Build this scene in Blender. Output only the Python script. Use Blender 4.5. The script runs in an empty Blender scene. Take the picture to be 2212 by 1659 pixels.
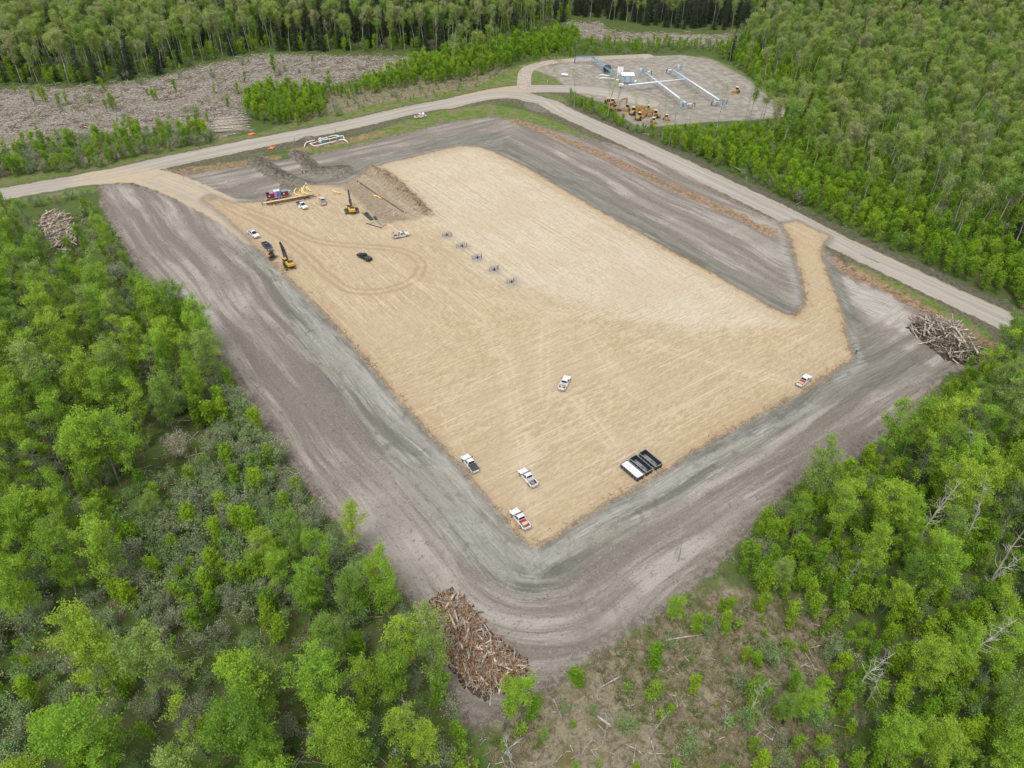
import bpy, bmesh, math, random, time
import numpy as np
from mathutils import Vector, Matrix, Euler
from mathutils.geometry import delaunay_2d_cdt
T0 = time.time()
random.seed(7); rng = np.random.default_rng(7)
scene = bpy.context.scene
COL = scene.collection
PI = math.pi
# ------------------------------------------------------------------ camera
# the scene is laid out with the camera 94 units up; KS turns those units into metres (camera 120 m above ground) at the end
KS = 120.0/94.0
CW, CH, FPX, CAMH = 2212.0, 1659.0, 1585.0, 94.0
def _n(v): return v / np.linalg.norm(v)
def _ray(px, py): return np.array([px - CW/2, -(py - CH/2), -FPX])
_X = _n(_ray(3792, -341)); _Y = _n(_ray(-393, -477)); _Z = _n(np.cross(_X, _Y)); _Y = _n(np.cross(_Z, _X))
RW = np.array([_X, _Y, _Z])                       # camera -> world
def at(px, py, z=0.0):
    """where the sight line through a photograph pixel (2212 px wide) meets the level z"""
    d = RW @ _ray(px, py); t = (z - CAMH) / d[2]
    return np.array([d[0]*t, d[1]*t])
def atn(pts, z=0.0): return np.array([at(p[0], p[1], z) for p in pts])
def proj(x, y, z):
    c = RW.T @ np.array([x, y, z - CAMH]); return CW/2 + FPX*c[0]/-c[2], CH/2 - FPX*c[1]/-c[2]
def projn(P):
    C = (np.asarray(P) - np.array([0, 0, CAMH])) @ RW
    w = np.where(C[:, 2] < -1, -C[:, 2], 1e-3)
    return CW/2 + FPX*C[:, 0]/w, CH/2 - FPX*C[:, 1]/w
def height_of(bx, by, tx, ty):
    """height of a vertical thing from its base pixel and top pixel"""
    b = at(bx, by); best = (1e9, 0)
    for k in range(1, 400):
        z = k*0.1; p = proj(b[0], b[1], z); d = abs(p[1] - ty)
        if d < best[0]: best = (d, z)
    return best[1]
cd = bpy.data.cameras.new('camera'); cam = bpy.data.objects.new('camera', cd); COL.objects.link(cam)
M4 = Matrix.Identity(4)
for i in range(3):
    for j in range(3): M4[i][j] = RW[i][j]
M4.translation = Vector((0, 0, CAMH)); cam.matrix_world = M4
cd.sensor_width = 36.0; cd.lens = 36.0*FPX/CW; cd.clip_end = 20000; cd.clip_start = 0.5
scene.camera = cam
# ------------------------------------------------------------------ light
SUN_EL, SUN_AZ = math.radians(64), math.radians(215)   # direction to the sun, azimuth from +X
w = bpy.data.worlds.new('World'); scene.world = w; w.use_nodes = True
nt = w.node_tree; bg = nt.nodes['Background']
sk = nt.nodes.new('ShaderNodeTexSky'); sk.sky_type = 'NISHITA'; sk.sun_disc = False
sk.sun_elevation = SUN_EL; sk.sun_rotation = math.radians(90) - SUN_AZ; sk.dust_density = 3.0; sk.air_density = 1.0; sk.altitude = 700
hs = nt.nodes.new('ShaderNodeHueSaturation'); hs.inputs['Saturation'].default_value = 0.16
nt.links.new(sk.outputs[0], hs.inputs['Color']); nt.links.new(hs.outputs[0], bg.inputs[0]); bg.inputs[1].default_value = 0.15
ld = bpy.data.lights.new('sun', 'SUN'); ld.energy = 1.15; ld.angle = math.radians(24); ld.color = (1, .96, .9)
sun = bpy.data.objects.new('sun', ld); COL.objects.link(sun)
sd = Vector((math.cos(SUN_EL)*math.cos(SUN_AZ), math.cos(SUN_EL)*math.sin(SUN_AZ), math.sin(SUN_EL)))
sun.rotation_euler = sd.to_track_quat('Z', 'Y').to_euler(); sun.location = (0, 0, 200)
vs = scene.view_settings; vs.view_transform = 'Standard'; vs.look = 'None'; vs.gamma = 1; vs.exposure = 0.62
scene.cycles.max_bounces = 5; scene.cycles.diffuse_bounces = 2; scene.cycles.glossy_bounces = 2; scene.cycles.transmission_bounces = 3; scene.cycles.transparent_max_bounces = 4
# ------------------------------------------------------------------ tagging
def tag(o, label=None, cat=None, group=None, kind=None):
    if label: o['label'] = label
    if cat: o['category'] = cat
    if group: o['group'] = group
    if kind: o['kind'] = kind
    return o
def empty(name, loc=(0, 0, 0), rz=0.0, label=None, cat=None, group=None):
    o = bpy.data.objects.new(name, None); COL.objects.link(o); o.location = loc; o.rotation_euler = (0, 0, rz)
    o.empty_display_size = .3
    return tag(o, label, cat, group)
KIDS = {}
def copy_tree(o, loc=None, rz=None, sc=None, label=None, parent=None):
    c = o.copy(); COL.objects.link(c)
    if parent is not None: c.parent = parent
    if loc is not None: c.location = loc
    if rz is not None: c.rotation_euler = (0, 0, rz)
    if sc is not None: c.scale = sc
    if label: c['label'] = label
    for ch in KIDS.get(o.name, []):
        copy_tree(ch, parent=c)
    if parent is not None: KIDS.setdefault(parent.name, []).append(c)
    return c
# ------------------------------------------------------------------ materials
MATS = {}
def lk(nt, a, b): nt.links.new(a, b)
def mat(name, col, rough=.7, metal=0.0, noise=0.12, nscale=3.0, spec=.4, dirt=None, dirt_amt=.0):
    if name in MATS: return MATS[name]
    m = bpy.data.materials.new(name); m.use_nodes = True; nt = m.node_tree; b = nt.nodes['Principled BSDF']
    tc = nt.nodes.new('ShaderNodeTexCoord'); nz = nt.nodes.new('ShaderNodeTexNoise'); nz.inputs['Scale'].default_value = nscale; nz.inputs['Detail'].default_value = 5
    lk(nt, tc.outputs['Object'], nz.inputs['Vector'])
    mx = nt.nodes.new('ShaderNodeMix'); mx.data_type = 'RGBA'; mx.inputs[0].default_value = 1
    c = tuple(col) + (1,); lo = tuple(max(0, x*(1-noise*1.6)) for x in col) + (1,); hi = tuple(min(1, x*(1+noise)) for x in col) + (1,)
    rp = nt.nodes.new('ShaderNodeValToRGB'); rp.color_ramp.elements[0].position = .3; rp.color_ramp.elements[1].position = .7
    rp.color_ramp.elements[0].color = lo; rp.color_ramp.elements[1].color = hi
    lk(nt, nz.outputs['Fac'], rp.inputs[0]); out = rp.outputs[0]
    if dirt is not None:
        n2 = nt.nodes.new('ShaderNodeTexNoise'); n2.inputs['Scale'].default_value = 1.7; n2.inputs['Detail'].default_value = 6
        lk(nt, tc.outputs['Object'], n2.inputs['Vector'])
        mr = nt.nodes.new('ShaderNodeMapRange'); mr.inputs[1].default_value = .62 - dirt_amt*.4; mr.inputs[2].default_value = .72 - dirt_amt*.2; mr.inputs[4].default_value = min(1, .4 + dirt_amt)
        lk(nt, n2.outputs['Fac'], mr.inputs[0])
        lk(nt, mr.outputs[0], mx.inputs[0]); lk(nt, out, mx.inputs[6]); mx.inputs[7].default_value = tuple(dirt) + (1,); out = mx.outputs[2]
    lk(nt, out, b.inputs['Base Color'])
    b.inputs['Roughness'].default_value = rough; b.inputs['Metallic'].default_value = metal; b.inputs['Specular IOR Level'].default_value = spec
    MATS[name] = m; return m
# ------------------------------------------------------------------ mesh builder
class MB:
    def __init__(s): s.v = []; s.f = []; s.mi = []; s.cur = 0; s.smooth = []; s.M = Matrix.Identity(4); s.sm = False
    def add(s, vs, fs):
        b = len(s.v); s.v += [tuple(s.M @ Vector(p)) for p in vs]
        for f in fs: s.f.append(tuple(b + i for i in f)); s.mi.append(s.cur); s.smooth.append(s.sm)
        return s
    def box(s, c, d, rz=0.0, ry=0.0, taper=1.0):
        x, y, z = d[0]/2, d[1]/2, d[2]/2; t = taper
        vs = [(-x,-y,-z),(x,-y,-z),(x,y,-z),(-x,y,-z),(-x*t,-y*t,z),(x*t,-y*t,z),(x*t,y*t,z),(-x*t,y*t,z)]
        R = Matrix.Rotation(rz, 4, 'Z') @ Matrix.Rotation(ry, 4, 'Y')
        vs = [tuple(R @ Vector(p) + Vector(c)) for p in vs]
        return s.add(vs, [(0,3,2,1),(4,5,6,7),(0,1,5,4),(1,2,6,5),(2,3,7,6),(3,0,4,7)])
    def prism(s, prof, y0, y1, inset=None):
        """side profile [(x,z)] extruded along y; inset: per-point narrowing of y"""
        n = len(prof); ins = inset or [0]*n
        vs = [(x, y0 + i, z) for (x, z), i in zip(prof, ins)] + [(x, y1 - i, z) for (x, z), i in zip(prof, ins)]
        fs = [tuple(range(n)), tuple(range(2*n-1, n-1, -1))]
        for i in range(n): j = (i+1) % n; fs.append((j, i, n+i, n+j))
        return s.add(vs, fs)
    def tube(s, pts, r, n=8, cap=True):
        pts = [Vector(p) for p in pts]; k = len(pts); rr = r if hasattr(r, '__len__') else [r]*k
        vs = []; prev = None
        for i, p in enumerate(pts):
            d = (pts[min(i+1, k-1)] - pts[max(i-1, 0)]); d = d.normalized() if d.length > 1e-9 else Vector((0,0,1))
            if prev is None:
                a = d.cross(Vector((0,0,1))) if abs(d.z) < .9 else d.cross(Vector((1,0,0)))
            else: a = prev - d*prev.dot(d)
            a.normalize(); prev = a; b = d.cross(a)
            for q in range(n):
                t = 2*PI*q/n; vs.append(tuple(p + a*(rr[i]*math.cos(t)) + b*(rr[i]*math.sin(t))))
        fs = []
        for i in range(k-1):
            for q in range(n): q2 = (q+1) % n; fs.append((i*n+q, i*n+q2, (i+1)*n+q2, (i+1)*n+q))
        if cap: fs.append(tuple(range(n-1, -1, -1))); fs.append(tuple((k-1)*n+q for q in range(n)))
        o = s.sm; s.sm = n > 6; s.add(vs, fs); s.sm = o; return s
    def cyl(s, c, r, h, axis='z', n=16, r2=None):
        c = Vector(c); a = {'x': Vector((1,0,0)), 'y': Vector((0,1,0)), 'z': Vector((0,0,1))}[axis]
        return s.tube([c - a*h/2, c + a*h/2], [r, r if r2 is None else r2], n)
    def capsule(s, p0, p1, r, n=14):
        p0 = Vector(p0); p1 = Vector(p1); d = (p1-p0).normalized()
        P = [p0 - d*r*.6, p0 - d*r*.45, p0 - d*r*.2, p0, p1, p1 + d*r*.2, p1 + d*r*.45, p1 + d*r*.6]
        return s.tube(P, [r*.25, r*.68, r*.93, r, r, r*.93, r*.68, r*.25], n)
    def ball(s, c, r, n=10, m=6, sz=(1,1,1)):
        vs = []; fs = []
        for i in range(m+1):
            t = PI*i/m
            for q in range(n):
                u = 2*PI*q/n; vs.append((c[0]+r*sz[0]*math.sin(t)*math.cos(u), c[1]+r*sz[1]*math.sin(t)*math.sin(u), c[2]+r*sz[2]*math.cos(t)))
        for i in range(m):
            for q in range(n): q2 = (q+1) % n; fs.append((i*n+q, (i+1)*n+q, (i+1)*n+q2, i*n+q2))
        o = s.sm; s.sm = True; s.add(vs, fs); s.sm = o; return s
    def mesh(s, name, mats):
        me = bpy.data.meshes.new(name); me.from_pydata(s.v, [], s.f); me.validate()
        for m in (mats if isinstance(mats, (list, tuple)) else [mats]): me.materials.append(m)
        if len(me.polygons) == len(s.mi):
            me.polygons.foreach_set('material_index', s.mi); me.polygons.foreach_set('use_smooth', s.smooth)
        me.update(); return me
    def build(s, name, mats, parent=None, label=None):
        o = bpy.data.objects.new(name, s.mesh(name, mats)); COL.objects.link(o)
        if parent is not None: o.parent = parent; KIDS.setdefault(parent.name, []).append(o)
        if label: o['label'] = label
        return o
def bevel(o, wd=.04, seg=2):
    b = o.modifiers.new('bevel', 'BEVEL'); b.width = wd; b.segments = seg; b.limit_method = 'ANGLE'; b.angle_limit = math.radians(40)
    return o
# ------------------------------------------------------------------ distance fields
def seg_dist(P, A, B):
    """distance, side sign to each segment A[i]-B[i]; P (n,2)"""
    best = np.full(len(P), 1e9); sg = np.ones(len(P))
    for a, b in zip(A, B):
        d = b - a; L = (d @ d) + 1e-12; t = np.clip(((P - a) @ d)/L, 0, 1)
        q = P - (a + t[:, None]*d); dd = np.sqrt((q*q).sum(1)); m = dd < best
        best[m] = dd[m]; c = d[0]*(P[:, 1]-a[1]) - d[1]*(P[:, 0]-a[0]); sg[m] = np.where(c[m] >= 0, 1, -1)
    return best, sg
def inside(P, poly):
    r = np.zeros(len(P), bool); n = len(poly); j = n-1
    for i in range(n):
        xi, yi = poly[i]; xj, yj = poly[j]
        if yi != yj: r ^= ((yi > P[:, 1]) != (yj > P[:, 1])) & (P[:, 0] < (xj-xi)*(P[:, 1]-yi)/(yj-yi)+xi)
        j = i
    return r
def sdf(P, poly):
    poly = np.asarray(poly); d, _ = seg_dist(P, poly, np.roll(poly, -1, 0)); return np.where(inside(P, poly), -d, d)
def pdist(P, line):
    line = np.asarray(line); return seg_dist(P, line[:-1], line[1:])
def smooth(line, it=2, closed=False):
    L = [np.asarray(p, float) for p in line]
    for _ in range(it):
        n = len(L); N = [] if closed else [L[0]]
        for i in range(n if closed else n-1):
            a, b = L[i], L[(i+1) % n]; N += [a*.75+b*.25, a*.25+b*.75]
        if not closed: N.append(L[-1])
        L = N
    return np.array(L)
def sstep(x, a, b):
    t = np.clip((x-a)/(b-a), 0, 1); return t*t*(3-2*t)
def vnoise(P, s, seed=0):
    """cheap value noise"""
    q = P/s; i = np.floor(q).astype(np.int64); f = q - i; f = f*f*(3-2*f)
    def h(a, b):
        k = (a*374761393 + b*668265263 + seed*2147483647) & 0xffffffff
        k = ((k ^ (k >> 13))*1274126177) & 0xffffffff; return ((k ^ (k >> 16)) & 0xffff)/65535.0
    a = h(i[:,0], i[:,1]); b = h(i[:,0]+1, i[:,1]); c = h(i[:,0], i[:,1]+1); d = h(i[:,0]+1, i[:,1]+1)
    return (a*(1-f[:,0])+b*f[:,0])*(1-f[:,1]) + (c*(1-f[:,0])+d*f[:,0])*f[:,1]
# ================================================================== GROUND
PAD = atn([(1150,1174),(1128,1160),(1105,1130),(1000,1005),(880,880),(790,770),(700,670),(600,575),(530,505),(495,473),(470,450),(440,432),(452,422),(500,440),(560,436),(600,428),
    (650,412),(690,400),(735,397),(765,388),(800,366),(832,353),(900,338),(960,322),(1000,315),(1035,317),(1070,330),(1130,358),(1250,430),(1400,515),(1560,603),(1660,662),(1712,688),
    (1745,660),(1738,610),(1722,560),(1708,510),(1690,484),(1720,478),(1790,510),(1775,528),(1772,550),(1785,590),(1805,640),(1820,690),(1825,730),(1840,770),
    (1832,778),(1780,812),(1700,858),(1600,912),(1500,968),(1420,1020),(1330,1072),(1250,1120),(1190,1158),(1168,1172)])
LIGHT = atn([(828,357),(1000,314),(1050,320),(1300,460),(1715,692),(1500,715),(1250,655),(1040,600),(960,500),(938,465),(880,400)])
WEDGE = atn([(700,400),(745,385),(800,366),(826,362),(870,400),(938,466),(880,476),(825,484),(805,470),(775,435),(740,405)])
CLEAR = atn([(215,400),(215,440),(262,520),(300,590),(350,655),(420,700),(460,750),(510,830),(560,900),(620,985),(700,1100),(780,1185),(860,1265),(905,1325),(920,1400),(955,1500),(1022,1592),
    (1100,1535),(1250,1438),(1350,1372),(1480,1290),(1560,1215),(1640,1120),(1720,1045),(1850,985),(1950,910),(2010,850),(2050,800),(2125,800),(2140,770),(2100,735),(2000,668),(1900,612),(1830,570),(1795,545),
    (1775,530),(1700,485),(1600,440),(1480,370),(1330,312),(1180,272),(1110,253),(1050,251),(960,262),(880,284),(760,313),(640,338),(560,351),(450,366),(350,378),(340,392),(420,425),(480,455),(470,470),(420,440),(320,405),(260,395)])
CLAY = atn([(478,468),(560,590),(620,690),(680,790),(770,900),(870,1040),(960,1150),(1050,1245),(1130,1290),(1230,1250),(1350,1160),(1500,1050),(1650,950),(1800,870),(1950,820),(2035,800),(1990,770),(1930,740),(1880,690),(1830,620),(1800,560),(1775,545),
    (1690,500),(1720,600),(1735,655),(1600,585),(1450,500),(1300,405),(1180,335),(1080,285),(1030,278),(960,288),(850,325),(760,345),(700,350),(640,390),(590,405),(540,420),(480,440)])
WELL = atn([(1120,140),(1190,140),(1260,126),(1470,117),(1540,128),(1610,165),(1690,228),(1722,248),(1650,255),(1450,268),(1378,270),(1340,250),(1305,222),(1250,203),(1225,190),(1200,165)])
CUT1 = atn([(-200,260),(0,192),(150,190),(300,178),(400,150),(480,132),(580,116),(760,122),(945,120),(940,130),(870,150),(760,165),(700,200),(560,195),(520,215),(520,260),(540,280),(470,292),(440,272),(300,290),(180,300),(0,335),(-250,380)])
CUT2 = atn([(1220,45),(1290,50),(1330,70),(1440,70),(1600,75),(1580,100),(1440,95),(1330,88),(1250,80)])
CUT3 = atn([(2050,12),(2212,-5),(2400,-20),(2400,10),(2212,20),(2100,25)])
STRAW = atn([(1230,1440),(1350,1375),(1480,1290),(1560,1260),(1640,1290),(1760,1300),(1800,1400),(1780,1500),(1800,1700),(1500,1800),(1100,1700),(1080,1560)])
STRAWN = atn([(0,330),(440,290),(560,300),(700,200),(870,165),(1080,130),(1100,150),(1050,185),(900,215),(700,262),(400,325),(0,405)])
GREENS = [atn(p) for p in (
    [(1128,190),(1135,150),(1150,136),(1190,140),(1222,165),(1238,190),(1180,186)],
    [(1120,203),(1170,200),(1215,207),(1232,225),(1200,238),(1150,222)],
    [(640,330),(740,305),(800,283),(880,258),(960,236),(1060,222),(1130,236),(1200,262),(1190,276),(1110,252),(1040,251),(960,262),(900,279),(800,304),(700,326)],
    [(1000,205),(1100,192),(1128,186),(1135,150),(1180,132),(1400,122),(1400,116),(1180,120),(1100,150),(1040,180),(920,205)],
    [(-100,420),(200,378),(400,330),(560,298),(700,268),(850,235),(980,206),(960,200),(840,218),(700,250),(560,285),(400,312),(200,350),(-100,390)],
    [(1500,112),(1600,150),(1700,225),(1740,250),(1720,250),(1600,175),(1520,132)],
    [(350,378),(450,358),(560,340),(640,325),(560,345),(450,368)],
    [(1110,238),(1200,262),(1400,345),(1600,432),(1700,480),(1640,462),(1400,362),(1200,278)],
    [(1800,545),(1900,590),(2000,640),(2140,720),(2130,735),(2000,665),(1880,600)],
    [(0,425),(100,412),(200,398),(215,410),(110,430),(0,450)])]
ROAD = smooth(atn([(-400,505),(-200,462),(0,420),(120,397),(260,373),(400,342),(560,308),(700,280),(850,247),(960,223),(1050,206),(1110,203),(1160,215),(1230,247),(1330,292),(1480,360),(1620,427),(1700,466),(1800,518),(1950,588),(2100,660),(2212,712),(2400,800),(2700,940)]), 2)
ROADW = smooth(atn([(200,384),(300,376),(345,388),(400,408),(455,436),(520,470),(570,510)]), 2)
ROADN = smooth(atn([(960,225),(1050,203),(1110,193),(1180,190),(1260,194),(1330,204),(1400,222)]), 2)
ORANGE = [smooth(atn(p), 2) for p in ([(1110,258),(1200,290),(1330,345),(1450,400),(1560,448),(1690,505)], [(1800,558),(1900,612),(2000,665),(2130,740)], [(640,322),(760,300),(820,285)], [(360,374),(470,358),(590,338)])]
MATPATH = smooth(atn([(1132,188),(1132,165),(1136,152),(1150,142),(1180,134),(1240,127),(1330,121),(1400,119)]), 2)
def z1(x, y): return (493.7+x*.1984, 329.2+y*.1984)
BANKS = [(smooth(atn([z1(300,70), z1(400,150), z1(520,230), z1(680,300)]), 1), 3.4, 1.5), (smooth(atn([z1(740,5), z1(830,70), z1(900,150), z1(960,200), z1(1100,180), z1(1260,155)]), 1), 3.0, 1.15),
         (smooth(atn([z1(1560,185), z1(1700,230), z1(1850,340), z1(1960,450), z1(2080,560), z1(2190,680)]), 1), 1.7, 1.1)]
MOUNDS = [(at(*z1(1250,210)), 4.5, 2.0), (at(*z1(760,350)), 6.5, 3.0), (at(668,300), 2.9, 1.7), (at(1180,228), 9, 1.4)]
TR1 = smooth(atn([z1(*p) for p in ((-250,420),(0,560),(400,700),(640,820),(900,960),(1250,1010),(1700,1035),(1950,1080),(2100,1190),(2100,1300),(1980,1420),(1750,1500),(1450,1530),(1250,1480),(1130,1380),(1000,1280),(880,1150),(700,1000),(500,870),(400,810),(200,700),(0,600))]), 2)
TR2 = [smooth(atn(p), 2) for p in ([(905,614),(1000,632),(1150,668),(1400,690),(1700,700)], [(1180,690),(1175,780),(1178,860)], [(1275,720),(1300,760),(1315,800),(1370,850)],
      [z1(1480,280), z1(1640,400), z1(1800,540), z1(2050,700)], [z1(1550,280), z1(1700,440), z1(1900,560), z1(2110,710)], [(820,505),(900,495),(975,480)], [(1240,1180),(1262,1250),(1285,1330)], [(1290,1230),(1310,1280),(1330,1350)], [(985,960),(1040,1080),(1120,1165)], [(1150,1100),(1120,900),(1090,760),(1010,660)], [(1740,835),(1620,800),(1400,745)], [(1235,850),(1300,930),(1340,990)])]
PALE = atn([(1815,585),(1850,600),(1930,640),(1985,695),(1960,722),(1900,690),(1850,650)])
WHD = atn([(905.2+x*.1488, 466.3+y*.1488) for x, y in ((405,290),(628,452),(850,620),(1095,795),(1345,975))])
def fields(P):
    P = np.asarray(P, float).reshape(-1, 2); F = {}
    F['pad'] = sdf(P, PAD); F['clearing'] = sdf(P, CLEAR); F['clay'] = sdf(P, CLAY); F['light'] = sdf(P, LIGHT); F['wedge'] = sdf(P, WEDGE); F['well'] = sdf(P, WELL)
    F['cut'] = np.minimum(np.minimum(sdf(P, CUT1), sdf(P, CUT2)), sdf(P, CUT3)); F['straw'] = np.minimum(sdf(P, STRAW), sdf(P, STRAWN))
    g = np.full(len(P), 1e3)
    for q in GREENS: g = np.minimum(g, sdf(P, q))
    F['green'] = g
    d0, s0 = pdist(P, ROAD); d1, s1 = pdist(P, ROADW); d2, s2 = pdist(P, ROADN)
    F['road'] = np.minimum(np.minimum(d0-4.7, d1-5.8), d2-5.2)
    F['roadc'] = np.where(d0 < 9, d0*s0, np.where(d1 < d2, d1*s1, d2*s2))
    o = np.full(len(P), 1e3)
    for q in ORANGE: o = np.minimum(o, pdist(P, q)[0])
    F['orange'] = o
    F['rw'] = d1; F['palep'] = sdf(P, PALE); F['spot'] = np.min(np.hypot(P[:, 0:1]-WHD[None, :, 0], P[:, 1:2]-WHD[None, :, 1]), axis=1)
    F['matp'] = pdist(P, MATPATH)[0]
    d, s = pdist(P, TR1); F['tr1'] = d*s
    b = np.full(len(P), 1e3); bs = np.ones(len(P))
    for q in TR2:
        d, s = pdist(P, q); m = d < b; b[m] = d[m]; bs[m] = s[m]
    F['tr2'] = b*bs
    # height
    pd = F['pad']; z = -1.1*sstep(pd, 0, 5) + .7*sstep(pd, 6, 13)
    z = z*(1-sstep(-F['road'], -6, 0)) 
    z = np.where(pd > 0, z, 0)
    z += .55*(vnoise(P, 23, 3)-.5)*sstep(F['clearing'], 0, 12) + .25*(vnoise(P, 7, 5)-.5)*sstep(pd, 1, 6)*sstep(F['road'], 0, 5)
    z -= .75*sstep(-F['wedge'], 0, 5)
    z += .10*(vnoise(P, 2.2, 11)-.5)*sstep(-F['cut'], -2, 2)*3
    dbk = np.full(len(P), 1e3)
    for line, wd, h in BANKS:
        d, _ = pdist(P, line); t = np.clip(1-(d/wd)**1.3, 0, 1); z += t*h*(.35+.6*vnoise(P, 1.9, 21)+.45*vnoise(P, 5.5, 22))
        dbk = np.minimum(dbk, d-wd)
    for c, r, h in MOUNDS:
        d = np.hypot(P[:,0]-c[0], P[:,1]-c[1]); z += h*np.clip(1-(d/r), 0, 1)**1.15*(.85+.3*vnoise(P, 1.4, 9)); dbk = np.minimum(dbk, d-r+.5)
    F['bank'] = dbk; F['z'] = z
    return F
def H(x, y): return float(fields([(x, y)])['z'][0])
def gp(px, py, zo=0.0):
    """ground point under a pixel, optionally for a feature seen zo metres above the ground"""
    zo = zo/KS; p = at(px, py, zo); z = H(p[0], p[1]); p = at(px, py, z+zo); return Vector((p[0], p[1], z))
# ---- points
def grid(x0, x1, y0, y1, s, jit=.25, hole=None):
    X, Y = np.meshgrid(np.arange(x0, x1, s), np.arange(y0, y1, s)); Q = np.stack([X.ravel(), Y.ravel()], 1)
    if jit: Q = Q + rng.uniform(-jit*s, jit*s, Q.shape)
    if hole: a, b, c, d = hole; Q = Q[~((Q[:,0] > a) & (Q[:,0] < b) & (Q[:,1] > c) & (Q[:,1] < d))]
    return Q
inner = (-5, 200, 25, 270); mid = (-80, 640, -70, 640)
pts = [grid(*inner, 1.35), grid(*mid, 3.6, .25, (inner[0]-1.5, inner[1]+1, inner[2]-1.5, inner[3]+1)), grid(-6000, 6000, -6000, 6000, 190, .1, (mid[0]-30, mid[1]+30, mid[2]-30, mid[3]+30)),
       np.array([(-6100,-6100),(6100,-6100),(6100,6100),(-6100,6100)], float)]
allp = np.concatenate(pts)
def resample(poly, s, closed=True):
    poly = np.asarray(poly); out = []
    n = len(poly)
    for i in range(n if closed else n-1):
        a, b = poly[i], poly[(i+1) % n]; k = max(1, int(np.linalg.norm(b-a)/s))
        for j in range(k): out.append(a + (b-a)*j/k)
    if not closed: out.append(poly[-1])
    return np.array(out)
def buffer(line, w):
    L = np.asarray(line); d = np.gradient(L, axis=0); d /= np.linalg.norm(d, axis=1)[:, None] + 1e-9; nrm = np.stack([-d[:,1], d[:,0]], 1)
    return np.concatenate([L + nrm*w, (L - nrm*w)[::-1]])
loops = [resample(PAD, 1.6), resample(CLEAR, 2.2), resample(WELL, 3), resample(buffer(ROAD, 4.7), 2.5), resample(buffer(ROADW, 5.8), 2.5), resample(buffer(ROADN, 5.2), 3), resample(buffer(MATPATH, 3.0), 3), resample(CUT1, 6)]
edges = []; bp = []; n0 = 0
for L in loops:
    k = len(L); bp.append(L); edges += [(n0+i, n0+(i+1) % k) for i in range(k)]; n0 += k
bp = np.concatenate(bp)
# drop grid points that crowd a boundary
key = set()
cell = 0.9
for p in bp:
    cx, cy = int(math.floor(p[0]/cell)), int(math.floor(p[1]/cell))
    for a in (-1, 0, 1):
        for b in (-1, 0, 1): key.add((cx+a, cy+b))
ci = np.floor(allp/cell).astype(int)
keep = np.array([(a, b) not in key for a, b in ci.tolist()])
allp = allp[keep]
V = np.concatenate([bp, allp])
res = delaunay_2d_cdt([Vector(p) for p in V.tolist()], edges, [], 0, 1e-4)
VV = np.array([tuple(v) for v in res[0]]); FF = res[2]
FF = np.array([f for f in FF if len(f) == 3]); print('cdt', len(VV), len(FF), round(time.time()-T0, 1))
FL = fields(VV); Z = FL['z']
cen = VV[FF].mean(1); FC = fields(cen)
reg = np.zeros(len(FF), int)
reg[FC['cut'] < 0] = 5; reg[FC['clearing'] < 0] = 1; reg[(FC['well'] < 0)] = 4; reg[FC['matp'] < 3.0] = 6; reg[FC['road'] < 0] = 3; reg[FC['pad'] < 0] = 2
ATTR = ['pad','clearing','clay','light','wedge','well','cut','straw','green','road','roadc','orange','matp','tr1','tr2','bank','palep','spot','rw']
def region_object(name, k, m):
    fs = FF[reg == k]; u, inv = np.unique(fs, return_inverse=True); fs = inv.reshape(-1, 3)
    co = np.column_stack([VV[u], Z[u]])
    a = co[fs[:, 1]] - co[fs[:, 0]]; b = co[fs[:, 2]] - co[fs[:, 0]]; flip = (a[:,0]*b[:,1]-a[:,1]*b[:,0]) < 0; fs[flip] = fs[flip][:, ::-1]
    me = bpy.data.meshes.new(name); me.vertices.add(len(co)); me.vertices.foreach_set('co', co.astype(np.float32).ravel())
    me.loops.add(len(fs)*3); me.loops.foreach_set('vertex_index', fs.astype(np.int32).ravel()); me.polygons.add(len(fs)); me.polygons.foreach_set('loop_start', np.arange(0, len(fs)*3, 3, dtype=np.int32))
    me.polygons.foreach_set('use_smooth', np.ones(len(fs), bool))
    me.update(calc_edges=True); me.validate()
    for at_ in ATTR:
        A = me.attributes.new('f_'+at_, 'FLOAT', 'POINT'); A.data.foreach_set('value', FL[at_][u].astype(np.float32))
    me.materials.append(m); o = bpy.data.objects.new(name, me); COL.objects.link(o); o['kind'] = 'structure'; return o
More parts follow.
